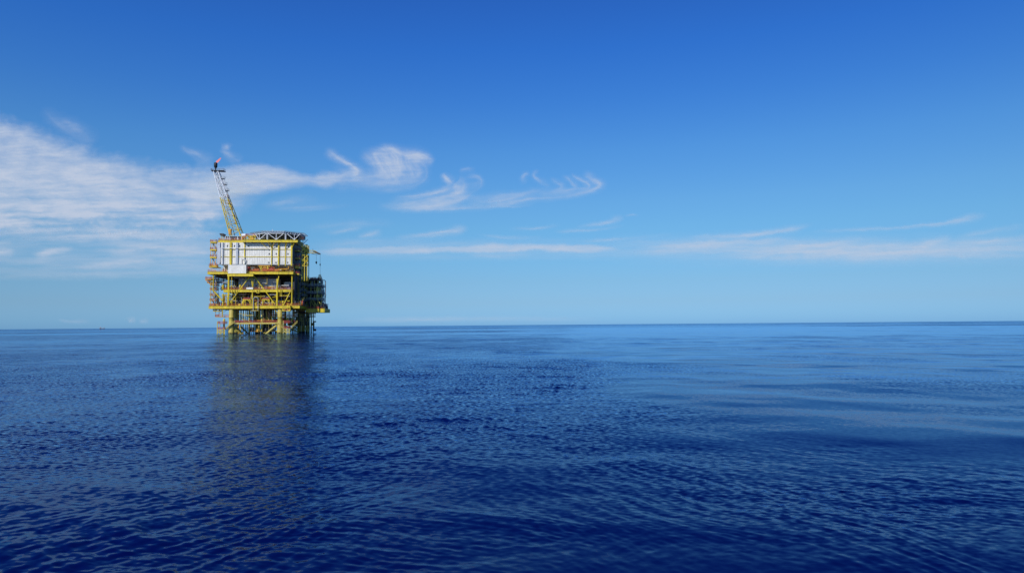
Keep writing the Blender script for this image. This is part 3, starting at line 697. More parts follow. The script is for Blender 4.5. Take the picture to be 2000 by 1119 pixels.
b = MB(); p = (U(529.3, -3), hv - HR + .9, hz); b.tube(p, (p[0], p[1], hz + 1.3), .14, 8); b.tube((p[0], p[1], hz + 1.3), (p[0] , p[1], hz + 1.45), .22, 8); t.part(b, 'light_mast', 'alu')

# flare tower
vf = 9.0
FL = dict(la=((448.8,461),(416.5,333.5)), lb=((452.3,461),(420.2,334)), ra=((470.3,462),(425.3,334)), rb=((476,460),(430,340)))
t = Thing('flare_tower', F(460, 464, vf), 'leaning lattice flare tower, yellow below and white above, with a flame at its tip', 'flare tower')
def fp(k, f, v):
    (xa, ya), (xb, yb) = FL[k]; return F(xa + (xb - xa) * f, ya + (yb - ya) * f, v)
vk = dict(la=vf, lb=vf + 4.2, ra=vf, rb=vf + 4.2)
fs = 0.585                                     # yellow ends here, white begins
for k in FL:
    for f0, f1, mt in ((-.04, fs, 'yellow'), (fs, 1.0, 'alu')):
        b = MB(); b.tube(fp(k, f0, vk[k]), fp(k, f1, vk[k]), .27 if k[1] == 'a' else .22, 10); t.part(b, 'chord', mt)
NB = 11
fr = [i / NB for i in range(NB + 1)]
for lo, hi, mt in ((0, 6, 'yellow'), (6, 11, 'alu')):
    b = MB()
    for i in range(lo, hi):
        f, g = fr[i], fr[i+1]
        for p, q in (('la','ra'), ('lb','rb'), ('la','lb'), ('ra','rb')):
            if i % 2: p, q = q, p
            b.tube(fp(p, f, vk[p]), fp(q, g, vk[q]), .13, 6); b.tube(fp(p, g, vk[p]), fp(q, g, vk[q]), .1, 6)
    t.part(b, 'bracing', mt)
b = MB(); b.tube(fp('lb', 0, vf + 2).lerp(fp('ra', 0, vf + 2), .35), fp('lb', 1, vf + 2).lerp(fp('ra', 1, vf + 2), .5), .2, 8); t.part(b, 'flare_pipe', 'steel')
for i, (px, py) in enumerate([(435.5,349.5),(439.5,361),(443.5,372.8),(443.5,385.5),(447.5,398),(451,410),(456,422),(460,436.5),(464,449)]):
    w = 6.5 if i < 4 else 5.5; c = F(px, py, vf + 2); b = MB()
    hw = w * .15; b.box(c.x - hw, c.x + hw, vf + .4, vf + 3.6, c.z - .14, c.z)
    b.rail([(c.x - hw, vf + .4, c.z), (c.x + hw, vf + .4, c.z), (c.x + hw, vf + 3.6, c.z)], 1.1, .03, 1.1, False)
    t.part(b, 'landing', 'steel' if i < 3 else 'amber')
for (xa, ya), (xb, yb) in (((437,349),(441,361)),((441,361),(445,372)),((443,373),(445,385)),((446,386),(449,398)),((450,398),(453,410)),((453,411),(458,422)),((458,423),(462,436)),((462,437),(466,449)),((466,449),(469,462))):
    a, c = F(xa, ya, vf + 2), F(xb, yb, vf + 2); b = MB(); b.bar(a, c, .5, .12); t.part(b, 'ladder', 'amber' if ya > 380 else 'steel')
b = MB(); b.box(U(446.5,vf-.4,450), U(451.5,vf-.4,450), vf - .6, vf + 1, Z(459,vf), Z(448,vf)); b.box(U(447.5,vf-.4,450), U(450.5,vf-.4,450), vf - .75, vf - .6, Z(457,vf), Z(450,vf)); t.part(b, 'winch_box', 'amber')
b = MB(); a, c = F(412.3, 332.4, vf), F(437.5, 334, vf); z = a.z
b.box(a.x, c.x, vf - .6, vf + 3.5, z - .6, z - .25); b.rail([(a.x, vf + 3.5, z - .25), (a.x, vf - .6, z - .25), (c.x, vf - .6, z - .25), (c.x, vf + 3.5, z - .25)], 1.0, .03, 2.0, False)
t.part(b, 'top_platform', 'dark')
e = F(421.2, 329, vf + 2); b = MB(); zt = Z(318.7, vf + 2, 421)
b.lathe([(.35, z - .6), (.35, e.z - .3), (.7, e.z + .3), (1.0, e.z + .7), (1.0, zt - .4), (.8, zt)], e.x, vf + 2, 16); t.part(b, 'flare_tip', 'black')
fm = bpy.data.materials.new('flame'); fm.use_nodes = True
n, l = fm.node_tree.nodes, fm.node_tree.links; n.clear()
em = n.new('ShaderNodeEmission'); em.inputs[0].default_value = (1.0, 0.30, 0.27, 1); em.inputs[1].default_value = .9
trn = n.new('ShaderNodeBsdfTransparent'); mx = n.new('ShaderNodeMixShader'); oo = n.new('ShaderNodeOutputMaterial')
nz = n.new('ShaderNodeTexNoise'); nz.inputs['Scale'].default_value = .9; mr = n.new('ShaderNodeMapRange'); mr.inputs[1].default_value = .3; mr.inputs[2].default_value = .7; mr.inputs[3].default_value = .15; mr.inputs[4].default_value = .9
l.new(nz.outputs[0], mr.inputs[0]); l.new(mr.outputs[0], mx.inputs[0]); l.new(trn.outputs[0], mx.inputs[1]); l.new(em.outputs[0], mx.inputs[2]); l.new(mx.outputs[0], oo.inputs[0])
b = MB(); pts = [(422.5,318.4,.35),(423.6,317.2,.6),(425.2,315.8,.66),(426.6,314.4,.42),(427.8,313.2,.62),(429,312.4,.36),(430.2,310.7,.42),(431.8,309.0,.1)]
for (xa, ya, ra), (xb, yb, rb) in zip(pts, pts[1:]): b.tube(F(xa, ya, vf + 2), F(xb, yb, vf + 2), ra, 10, rb)
t.part(b, 'flame', fm)

# pedestal crane behind the clad block
vc = 52.0
def C(px, py, dv=0): return F(px, py, vc + dv)
p0 = C(594, 497)
t = Thing('pedestal_crane', (p0.x, vc, zU), 'yellow and dark pedestal crane with its boom pointing right past the clad block', 'crane')
b = MB(); b.lathe([(1.4, zU), (1.4, p0.z - 3), (1.9, p0.z - 2), (1.9, p0.z - .6)], p0.x, vc, 18); t.part(b, 'pedestal', 'yellow')
b = MB(); b.box(p0.x - 2.6, p0.x + 1.6, vc - 2, vc + 2, p0.z - .5, p0.z + 2.2); t.part(b, 'machine_house', 'yellow')
b = MB(); b.box(p0.x + .2, p0.x + 1.9, vc - 3.4, vc - 2.05, p0.z - .4, p0.z + 1.6); t.part(b, 'cab', 'dark')
b = MB()
T = [(595,489.3),(601,489.3),(606,489.7),(611,490.2),(615.5,490.8),(620,493.5),(625.5,496.2)]; B = [(595,494.3),(601,494.3),(606,494.5),(611,494.8),(617.5,495),(621,495.8),(625.3,497.4)]
for dv in (-.8, .8):
    for A in (T, B):
        for p, q in zip(A, A[1:]): b.tube(C(*p, dv), C(*q, dv), .22, 6)
    for i in range(len(T) - 1):
        b.tube(C(*T[i], dv), C(*B[i+1], dv), .1, 6); b.tube(C(*B[i], dv), C(*T[i], dv), .1, 6)
for p in T + B: b.tube(C(*p, -.8), C(*p, .8), .1, 6)
t.part(b, 'boom', 'yellow')
b = MB(); b.bar(C(612, 491.4, -1.1), C(621, 494.8, -1.1), .12, .9); b.bar(C(621.5, 495.2, -.9), C(626, 497, -.9), .5, .8); b.path([C(608.5, 496.3), C(617, 497.5), C(625.5, 497.3)], .14); b.tube(C(611, 490), C(611, 487), .12); t.part(b, 'boom_head', 'dark')
b = MB(); b.bar(C(598, 494), C(600.5, 494), .4); b.tube(C(617.8, 497), C(617.8, 511.5), .07, 6); b.tube(C(625.3, 497.2), C(625.3, 515.5), .07, 6); b.tube(C(625.3, 519), C(625.3, 536), .07, 6); t.part(b, 'hoist_rope', 'black')
for (px, ya, yb, r) in ((617.8,511,515.7,.55),(625.3,515.2,519.6,.35)):
    a, c = C(px, ya), C(px, yb); b = MB(); b.lathe([(r*.25, c.z), (r, c.z + (a.z-c.z)*.3), (r, c.z + (a.z-c.z)*.75), (r*.3, a.z)], a.x, vc, 12); b.tube((a.x, vc, c.z), (a.x + .15, vc, c.z - .5), .1, 6); t.part(b, 'hook_block', 'black')

# ------------------------------------------------------------------ a ship far out near the horizon
dd = pix_dir(199.5, 640); hd = Vector((dd.x, dd.y, 0)).normalized(); pos = hd * 9000.0
ship = empty('distant_ship', (pos.x, pos.y, 0), math.atan2(-hd.x, hd.y) + R(8))
tag(ship, 'tiny ship low on the far horizon left of the platform', 'ship')
b = MB(); L = 27.0
b.prism([(-L, -5), (L * .8, -6), (L, 0), (L * .8, 6), (-L, 5)], -1, 5.5); b.build('hull', M['hullhaze'], ship)
b = MB(); b.box(-L + 3, -L + 17, -5, 5, 5.5, 17); b.box(-L + 6, -L + 14, -5.5, 5.5, 17, 20); b.build('bridge', M['grey'], ship)
b = MB(); b.box(L * .55, L * .8, -5, 5, 5.5, 13); b.bar((L*.66, 0, 13), (L*.66, 0, 22), 1.6); b.build('bow_house', M['grey'], ship)
b = MB(); b.bar((-L + 10, 0, 20), (-L + 10, 0, 29), 1.2); b.box(-12, 10, -4, 4, 5.5, 8); b.build('mast', M['white'], ship)

# ------------------------------------------------------------------ noise used for the sea and the clouds
_rs = np.random.RandomState(11)
_perm = np.tile(_rs.permutation(256), 3)
_ga = _rs.rand(256) * 2 * np.pi; _gx, _gy = np.cos(_ga), np.sin(_ga)
def perlin(x, y, seed=0):
    x = np.asarray(x, float) + seed * 17.31; y = np.asarray(y, float) + seed * 9.73
    xi, yi = np.floor(x).astype(int), np.floor(y).astype(int); xf, yf = x - xi, y - yi
    xi &= 255; yi &= 255
    def g(ix, iy, dx, dy):
        h = _perm[_perm[ix] + iy] & 255; return _gx[h] * dx + _gy[h] * dy
    s = lambda t: t * t * t * (t * (t * 6 - 15) + 10)
    a, b_, c, d = g(xi, yi, xf, yf), g(xi + 1, yi, xf - 1, yf), g(xi, yi + 1, xf, yf - 1), g(xi + 1, yi + 1, xf - 1, yf - 1)
    u, v = s(xf), s(yf); return (a + (b_ - a) * u) * (1 - v) + (c + (d - c) * u) * v
def fbm(x, y, octv=4, seed=0, gain=.5):
    o, a, t = 0, 1.0, 0
    for i in range(octv):
        o = o + a * perlin(x * 2 ** i, y * 2 ** i, seed + i * 3); t += a; a *= gain
    return o / t * 1.6
def sst(a, b_, x):
    t = np.clip((x - a) / (b_ - a), 0, 1); return t * t * (3 - 2 * t)

# ------------------------------------------------------------------ the sea: one sheet to the horizon, waves as real relief near the camera
def make_sea():
    az = np.concatenate([np.linspace(-R(52), R(52), 860), np.linspace(R(52), R(308), 60)[1:-1]])
    rr = [0.4]
    while rr[-1] < 60000:
        q = rr[-1]; rr.append(q * (1.12 if q < 8.5 else 1.0032 if q < 75 else 1.006 if q < 200 else 1.03 if q < 3000 else 1.08))
    rr = np.array(rr)
    A, RR = np.meshgrid(az, rr)
    X, Y = RR * np.sin(A), RR * np.cos(A)
    Zs = np.zeros_like(X); miss = np.zeros_like(X)
    rg = np.random.RandomState(5)
    # wind-ruffled and calm patches: rougher on the left, smooth to the right
    left = sst(9, -13, X - .10 * Y + 5 * fbm(X / 18, Y / 25, 2, 33))
    patch = fbm(X / 15 + 3, Y / 24, 3, 4)
    amp = np.clip(.26 + .78 * left + 1.15 * patch, .07, 1.6)
    # slicks and gust patches lying on the water: (centre x, y, radius x, y, strength)
    for px_, py_, ra, rb, k_ in [(14, 23, 9, 5, -.9), (25, 36, 14, 7, -.8), (36, 60, 18, 8, -.6), (55, 92, 45, 12, -.9), (75, 235, 90, 30, -.9), (-25, 330, 110, 45, -.85), (-120, 190, 90, 60, -.6),
                                 (150, 420, 120, 60, -.9), (240, 330, 80, 30, -.8), (-150, 600, 200, 100, -.8), (4, 13, 4, 3, .7), (-3, 15, 4, 4, .4), (9, 15, 4, 2.5, .6), (1, 41, 6, 4, 1.0), (9, 44, 7, 4, .7), (19, 30, 5, 3, .5), (-6, 56, 9, 5, .6), (30, 60, 12, 6, .5), (60, 150, 60, 15, .9), (120, 190, 80, 16, .9), (260, 520, 160, 60, 1.0), (20, 420, 120, 60, .8), (0, 180, 80, 30, .5)]:
        q = ((X - px_) / ra) ** 2 + ((Y - py_) / rb) ** 2 + .9 * fbm(X / ra * 1.6 + px_, Y / rb * 1.6, 3, 60)
        amp = amp * (1 + k_ * np.exp(-np.clip(q, 0, 30)))
    groups = [np.clip(.50 + 2.6 * perlin(X / (5 + 1.3 * i) + 7 * i, Y / (8 + 1.7 * i), 40 + i), .05, 1.7) for i in range(6)]
    wx = X + .9 * fbm(X / 5, Y / 5, 2, 21); wy = Y + .9 * fbm(X / 5, Y / 5, 2, 25)
    waves = []; heads = [12, 42, 68, 28, 96, 150]
    for i in range(54):
        lam = .30 * (1.25 / .30) ** rg.rand(); waves.append((lam, rg.normal(R(heads[i % 6]), R(15)), (.0185 if lam < .5 else .0135) * rg.uniform(.6, 1.35), i % 6))
    for i in range(26):
        lam = .13 * (.32 / .13) ** rg.rand(); waves.append((lam, rg.normal(R(heads[(i * 5 + 2) % 6]), R(17)), .025 * rg.uniform(.6, 1.4), (i * 5 + 2) % 6))
    for i in range(14):
        lam = rg.uniform(1.3, 3.4); waves.append((lam, rg.normal(R(78), R(24)), .0125, i % 6))
    for i in range(12):
        lam = rg.uniform(4, 12); waves.append((lam, rg.normal(R(55), R(40)), .0066, -1))
    waves += [(22, R(70), .009, -1), (31, R(110), .009, -1), (17, R(30), .006, -1)]
    for lam, th, slope, gi in waves:
        k = 2 * np.pi / lam
        fade = sst(lam * 95, lam * 50, RR) if lam < 12 else sst(lam * 60, lam * 20, RR)
        g = (amp if lam > .33 else np.maximum(amp, .42)) * groups[gi] if gi >= 0 else 1.0
        live = (fade > 0).any(1); n_ = int(live.sum())
        s = np.sin(k * (wx[:n_] * np.cos(th) + wy[:n_] * np.sin(th)) + rg.rand() * 6.283)
        Zs[:n_] += (slope / k * (g[:n_] if gi >= 0 else 1.0) * fade[:n_]) * (2.2 * ((s + 1) * .5) ** 1.9 - 1)
        miss += .5 * (slope * (1 - fade)) ** 2
    ripple = np.sqrt(miss) * np.where(RR < 700, np.clip(amp * 1.35, .12, 1.7), 1.5)
    nr, na = X.shape
    verts = np.stack([X, Y, Zs], -1).reshape(-1, 3)
    i = np.arange(nr - 1)[:, None] * na; j = np.arange(na)[None, :]; j2 = (j + 1) % na
    faces = np.stack([i + j, i + j2, i + na + j2, i + na + j], -1).reshape(-1, 4)
    # the disc under the camera closes the sheet
    me = bpy.data.meshes.new('sea')
    nf = len(faces)
    me.vertices.add(len(verts)); me.vertices.foreach_set('co', verts.astype(np.float32).ravel())
    me.loops.add(nf * 4 + na); me.polygons.add(nf + 1)
    lv = np.concatenate([faces[:, ::-1].ravel(), np.arange(na)])
    me.loops.foreach_set('vertex_index', lv.astype(np.int32))
    me.polygons.foreach_set('loop_start', np.concatenate([np.arange(nf) * 4, [nf * 4]]).astype(np.int32))
    me.update(calc_edges=True); me.validate()
    me.polygons.foreach_set('use_smooth', np.ones(len(me.polygons), bool))
    at = me.attributes.new('ripple', 'FLOAT', 'POINT'); at.data.foreach_set('value', ripple.astype(np.float32).ravel())
    o = bpy.data.objects.new('sea', me); COL.objects.link(o); tag(o, 'calm deep blue sea with small ripples reaching the horizon', kind='structure')
    if me.polygons[0].normal.z < 0: me.flip_normals()
    # water
    mt = bpy.data.materials.new('sea water'); mt.use_nodes = True
    n, l = mt.node_tree.nodes, mt.node_tree.links; n.clear()
    body = n.new('ShaderNodeBsdfDiffuse'); body.inputs['Color'].default_value = (0.0005, 0.0040, 0.066, 1)
    glo = n.new('ShaderNodeBsdfGlossy'); glo.inputs['Color'].default_value = (0.48, 0.73, 1.0, 1); glo.inputs['Roughness'].default_value = 0.015
    fre = n.new('ShaderNodeFresnel'); fre.inputs['IOR'].default_value = 1.333
    mixw = n.new('ShaderNodeMixShader'); outw = n.new('ShaderNodeOutputMaterial')
    fpw = n.new('ShaderNodeMath'); fpw.operation = 'POWER'; fpw.inputs[1].default_value = 1.38      # a polarised view of the water: glare falls off fast
    l.new(fre.outputs[0], fpw.inputs[0]); l.new(fpw.outputs[0], mixw.inputs[0]); l.new(body.outputs[0], mixw.inputs[1]); l.new(glo.outputs[0], mixw.inputs[2]); l.new(mixw.outputs[0], outw.inputs[0])
    geo = n.new('ShaderNodeNewGeometry')
    def vm(op, *a):
        q = n.new('ShaderNodeVectorMath'); q.operation = op
        for k, x in enumerate(a):
            if hasattr(x, 'is_linked'): l.new(x, q.inputs[3 if (op == 'SCALE' and k == 1) else k])
            elif op == 'SCALE' and k == 1: q.inputs[3].default_value = x
            else: q.inputs[k].default_value = x
        return q.outputs[0]
    def mth(op, *a):
        q = n.new('ShaderNodeMath'); q.operation = op
        for k, x in enumerate(a):
            if hasattr(x, 'is_linked'): l.new(x, q.inputs[k])
            else: q.inputs[k].default_value = x
        return q.outputs[0]
    def noise(scale, detail, sx=1, sy=1, out='Color'):
        mp = n.new('ShaderNodeMapping'); mp.inputs['Scale'].default_value = (scale * sx, scale * sy, 1); l.new(geo.outputs['Position'], mp.inputs[0])
        q = n.new('ShaderNodeTexNoise'); q.inputs['Scale'].default_value = 1; q.inputs['Detail'].default_value = detail; q.noise_dimensions = '2D'
        l.new(mp.outputs[0], q.inputs['Vector']); return q.outputs[out]
    att = n.new('ShaderNodeAttribute'); att.attribute_name = 'ripple'
    # wind patches: slicks and cat's paws
    pt = mth('ADD', mth('MULTIPLY', noise(1/230, 4, .6, .6, 'Fac'), .62), mth('MULTIPLY', noise(1/55, 3, .8, .6, 'Fac'), .38))
    mr = n.new('ShaderNodeMapRange'); mr.interpolation_type = 'SMOOTHSTEP'; l.new(pt, mr.inputs[0])
    for k, x in zip((1, 2, 3, 4), (.42, .58, .35, 1.4)): mr.inputs[k].default_value = x
    fine = vm('SCALE', vm('SUBTRACT', noise(7.0, 2, 1.2, .8), (.5, .5, .5)), 0.016)
    mid = vm('SUBTRACT', noise(5.0, 2, .85, 1.25), (.5, .5, .5))
    mids = vm('SCALE', mid, mth('MULTIPLY', att.outputs['Fac'], 3.2))
    sl_ = vm('SCALE', vm('ADD', fine, mids), mr.outputs[0])
    flat = vm('MULTIPLY', sl_, (1, 1, 0))
    nrm = vm('NORMALIZE', vm('ADD', geo.outputs['Normal'], flat))
    l.new(nrm, glo.inputs['Normal']); l.new(nrm, fre.inputs['Normal'])
    me.materials.append(mt)
    return o
sea = make_sea()

# ------------------------------------------------------------------ cirrus: thin sheets of ice cloud far off at their own height
def spline(pts, n=14):
    P = np.array(pts, float); out = []
    for i in range(len(P) - 1):
        p0, p1, p2, p3 = P[max(i-1, 0)], P[i], P[i+1], P[min(i+2, len(P)-1)]
        for t in np.linspace(0, 1, n, endpoint=(i == len(P) - 2)):
            out.append(.5 * ((2*p1) + (-p0+p2)*t + (2*p0-5*p1+4*p2-p3)*t*t + (-p0+3*p1-3*p2+p3)*t**3))
    return np.array(out)
def strand(X, Y, S, ends):
    """soft line along the dense (x, y, half width, density) knots S"""
    best = np.full(X.shape, 1e9); Ln = np.zeros(X.shape); I = np.zeros(X.shape)
    seg = np.hypot(*(S[1:, :2] - S[:-1, :2]).T); cum = np.concatenate([[0], np.cumsum(seg)])
    for k in range(len(S) - 1):
        a, c = S[k], S[k+1]; dx, dy = c[0]-a[0], c[1]-a[1]; L2 = dx*dx + dy*dy + 1e-9
        t = np.clip(((X-a[0])*dx + (Y-a[1])*dy) / L2, 0, 1)
        d = np.hypot(X-a[0]-dx*t, Y-a[1]-dy*t) / np.maximum(a[2] + (c[2]-a[2])*t, .4)
        mk = d < best; best = np.where(mk, d, best)
        Ln = np.where(mk, cum[k] + t*seg[k], Ln); I = np.where(mk, a[3] + (c[3]-a[3])*t, I)
    f = Ln / cum[-1]
    return I * sst(-.001, ends[0], f) * sst(1.001, 1 - ends[1], f) * np.exp(-best**2)
def ribbon(X, Y, pts, seed=0, fib=.5, ends=(.2, .2)):
    """a wisp: one broad faint veil and many fine hairs that drift apart along it"""
    S = spline(pts, 7); pad = 3.2 * S[:, 2].max() + 14
    o = np.zeros(X.shape)
    m_ = (X > S[:, 0].min() - pad) & (X < S[:, 0].max() + pad) & (Y > S[:, 1].min() - pad) & (Y < S[:, 1].max() + pad)
    if not m_.any(): return o
    js, is_ = np.where(m_.any(1))[0], np.where(m_.any(0))[0]; sl = (slice(js[0], js[-1] + 1), slice(is_[0], is_[-1] + 1))
    x, y = X[sl], Y[sl]; rg = np.random.RandomState(seed * 131 + int(abs(pts[0][0])) + int(pts[0][1]) * 7)
    v = S.copy(); v[:, 2] *= 1.55; v[:, 3] *= .55
    d = 1 - np.clip(strand(x, y, v, ends), 0, 1) * np.clip(1 + 1.0 * fbm(x / 34, y / 12, 4, seed % 7, .6), .2, 1.9)
    T = S[min(1, len(S)-1):] - S[:-1]; tg = np.vstack([T[:, :2], T[-1:, :2]]); nn = np.stack([-tg[:, 1], tg[:, 0]], 1) / (np.hypot(*tg.T)[:, None] + 1e-9)
    f = np.linspace(0, 1, len(S))
    for h in range(9):
        q = S.copy(); o0, o1, o2 = rg.normal(0, .75, 3); off = (o0 * (1-f)**2 + 2 * o1 * f * (1-f) + o2 * f**2 + .22 * np.sin(f * rg.uniform(4, 11) + rg.rand() * 6)) * S[:, 2]
        q[:, :2] += nn * off[:, None]; q[:, 2] = np.maximum(S[:, 2] * rg.uniform(.18, .55), .8); q[:, 3] = S[:, 3] * rg.uniform(.06, .42)
        c0 = int(rg.uniform(0, .45) * len(S)); c1 = int(len(S) - rg.uniform(0, .45) * len(S)); q = q[c0:max(c1, c0 + 4)]
        if len(q) > 3: d = d * (1 - np.clip(strand(x, y, q, (.4, .4)), 0, 1))
    o[sl] = 1 - d; return o
def over(*ds):
    o = np.ones_like(ds[0])
    for d in ds: o = o * (1 - np.clip(d, 0, 1))
    return 1 - o
def interp(X, pts): p = np.array(pts, float); return np.interp(X, p[:, 0], p[:, 1])

cm = bpy.data.materials.new('ice cloud'); cm.use_nodes = True
n, l = cm.node_tree.nodes, cm.node_tree.links; n.clear()
tl = n.new('ShaderNodeBsdfTranslucent'); tl.inputs[0].default_value = (.93, .97, .90, 1)
df = n.new('ShaderNodeBsdfDiffuse'); df.inputs[0].default_value = (.93, .97, .90, 1)
ads = n.new('ShaderNodeMixShader'); ads.inputs[0].default_value = .12
l.new(tl.outputs[0], ads.inputs[1]); l.new(df.outputs[0], ads.inputs[2])
tr = n.new('ShaderNodeBsdfTransparent'); mxs = n.new('ShaderNodeMixShader'); at = n.new('ShaderNodeAttribute'); at.attribute_name = 'cover'
oo = n.new('ShaderNodeOutputMaterial'); l.new(at.outputs['Fac'], mxs.inputs[0]); l.new(tr.outputs[0], mxs.inputs[1]); l.new(ads.outputs[0], mxs.inputs[2]); l.new(mxs.outputs[0], oo.inputs[0])
cloud_count = [0]
def cloud(x0, x1, y0, y1, fn, label, alt=None, step=1.7, cut=.012, gain=1.0):
    xs = np.arange(x0, x1 + step, step); ys = np.arange(y0, y1 + step, step)
    X, Y = np.meshgrid(xs, ys)
    wx = X + 3.5 * fbm(X / 40, Y / 28, 3, 2) + 1.6 * fbm(X / 10, Y / 7, 3, 5); wy = Y + 2.6 * fbm(X / 40, Y / 28, 3, 8) + 1.1 * fbm(X / 10, Y / 7, 3, 6)
    D = fn(wx, wy); fi = fbm((wx - wy * .5) / 70, (wy + wx * .06) / 5, 4, 71, .6)
    D = np.clip(D * gain * np.clip(1 + .34 * fi, .4, 1.5), 0, .97)
    bx = np.minimum(np.minimum(X - x0, x1 - X), np.minimum(Y - y0, y1 - Y)); 
    D = D * (sst(0, 14, bx) if x0 > 0 else sst(0, 14, np.minimum(np.minimum(x1 - X, Y - y0), y1 - Y)))
    cloud_count[0] += 1
    h = (alt or 8000.0 + 140.0 * cloud_count[0]) - CAM_H
    dx = (X - CX) / F_PX; dy = -(Y - CY) / F_PX
    V = [fwd[i] + rgt[i] * dx + upv[i] * dy for i in range(3)]
    t = h / V[2]; P = np.stack([V[0]*t, V[1]*t, np.full_like(t, h + CAM_H)], -1)
    ny, nx = X.shape; idx = np.arange(ny * nx).reshape(ny, nx)
    q = np.stack([idx[:-1,:-1], idx[:-1,1:], idx[1:,1:], idx[1:,:-1]], -1).reshape(-1, 4)
    keep = D.ravel()[q].max(1) > cut; q = q[keep]
    used, inv = np.unique(q, return_inverse=True); q = inv.reshape(-1, 4)
    Pv = P.reshape(-1, 3)[used]; org = Pv.mean(0)
    me = bpy.data.meshes.new('cirrus_cloud')
    me.vertices.add(len(used)); me.vertices.foreach_set('co', (Pv - org).astype(np.float32).ravel())
    me.loops.add(q.size); me.polygons.add(len(q)); me.loops.foreach_set('vertex_index', q.ravel().astype(np.int32)); me.polygons.foreach_set('loop_start', (np.arange(len(q)) * 4).astype(np.int32))
    me.update(calc_edges=True)
    a = me.attributes.new('cover', 'FLOAT', 'POINT'); a.data.foreach_set('value', D.ravel()[used].astype(np.float32))
    me.materials.append(cm)
    o = bpy.data.objects.new('cirrus_cloud' if alt is None else 'low_cloud', me); o.location = org; COL.objects.link(o)
    tag(o, label, 'cloud', 'thin clouds over the horizon'); return o

def bank(X, Y):
    up = interp(X, [(-40,212),(0,218),(40,229),(80,240),(130,262),(190,284),(260,300),(310,311),(360,313),(400,318),(470,326),(520,345)])
    lo = interp(X, [(-40,452),(0,448),(80,444),(200,440),(300,440),(360,436),(420,428),(470,400),(520,370)])
    e = 12 * fbm(X / 60, Y / 30, 4, 3) + 5 * fbm(X / 14, Y / 9, 3, 9)
    a = sst(0, 46, Y - up + e) * sst(0, 60, lo + 34 - Y + 2.2 * e) * sst(540, 420, X + e)
    rx, ry = X * .97 + Y * .24, Y * .97 - X * .17
    tx = fbm(rx / 130, ry / 26, 5, 1, .6); t2 = fbm(X / 46, Y / 20, 4, 13, .6); t3 = fbm(X / 200, Y / 70, 3, 17)
    lowstr = sst(330, 440, Y); bands = fbm(X / 210, Y / 13, 4, 31, .55)
    d = a * np.clip(.72 + .30 * tx + .24 * t2 + .34 * t3 + lowstr * (.75 * bands - .08), .04, .9)
    w1 = ribbon(X, Y, [(75,205,5,.04),(110,238,11,.10),(150,262,10,.10),(190,286,8,.05)], 3); w2 = ribbon(X, Y, [(98,232,4,.05),(135,243,8,.13),(165,266,11,.12),(190,290,9,.1)], 5)
    w3 = ribbon(X, Y, [(352,279,3,.14),(360,291,4,.22),(385,303,6,.22),(420,320,9,.25)], 4)
    return over(d, w1, w2, w3)
cloud(-30, 530, 200, 470, bank, 'broad milky cirrus bank filling the sky left of the flare tower', gain=1.1)
def body2(X, Y):
    up = interp(X, [(350,326),(430,322),(460,318),(480,315),(505,313),(550,322),(590,334),(612,337),(625,330),(640,328),(660,336),(690,330),(700,336)])
    lo = interp(X, [(350,400),(430,396),(480,391),(530,383),(570,373),(600,370),(640,374),(655,368),(670,355),(690,344),(700,338)])
    e = 5 * fbm(X / 30, Y / 22, 4, 3)
    a = sst(0, 17, Y - up + e) * sst(0, 20, lo - Y + e * .8) * sst(365, 450, X)
    tx = fbm((X + Y) / 70, (Y - X * .25) / 16, 5, 41, .6); g = interp(X, [(430,.62),(500,.78),(560,.66),(590,.58),(620,.58),(680,.66),(700,.5)])
    hook = ribbon(X, Y, [(629,292,3,.3),(640,297,5,.62),(655,306,5,.6),(673,317,5,.55),(688,328,6,.65),(696,337,7,.7),(686,343,9,.7),(664,350,12,.5),(640,358,13,.3)], 7, .5)
    w = ribbon(X, Y, [(430,287,4,.2),(441,296,5,.28),(455,308,6,.2),(473,322,9,.25)], 9); w2 = ribbon(X, Y, [(428,287,4,.14),(445,288,5,.22),(452,291,4,.14)], 2)
    lowf = ribbon(X, Y, [(500,402,3,.1),(540,397,5,.2),(590,390,5,.16),(630,392,3,.05)], 12) + ribbon(X, Y, [(520,410,4,.06),(580,407,6,.17),(650,404,4,.08),(700,404,3,.03)], 14)
    return over(a * np.clip(g + .3 * tx, .05, .9), hook, w, w2, lowf)
cloud(350, 720, 270, 420, body2, 'puffy hooked cirrus tuft just right of the flare tower tip', step=1.1)
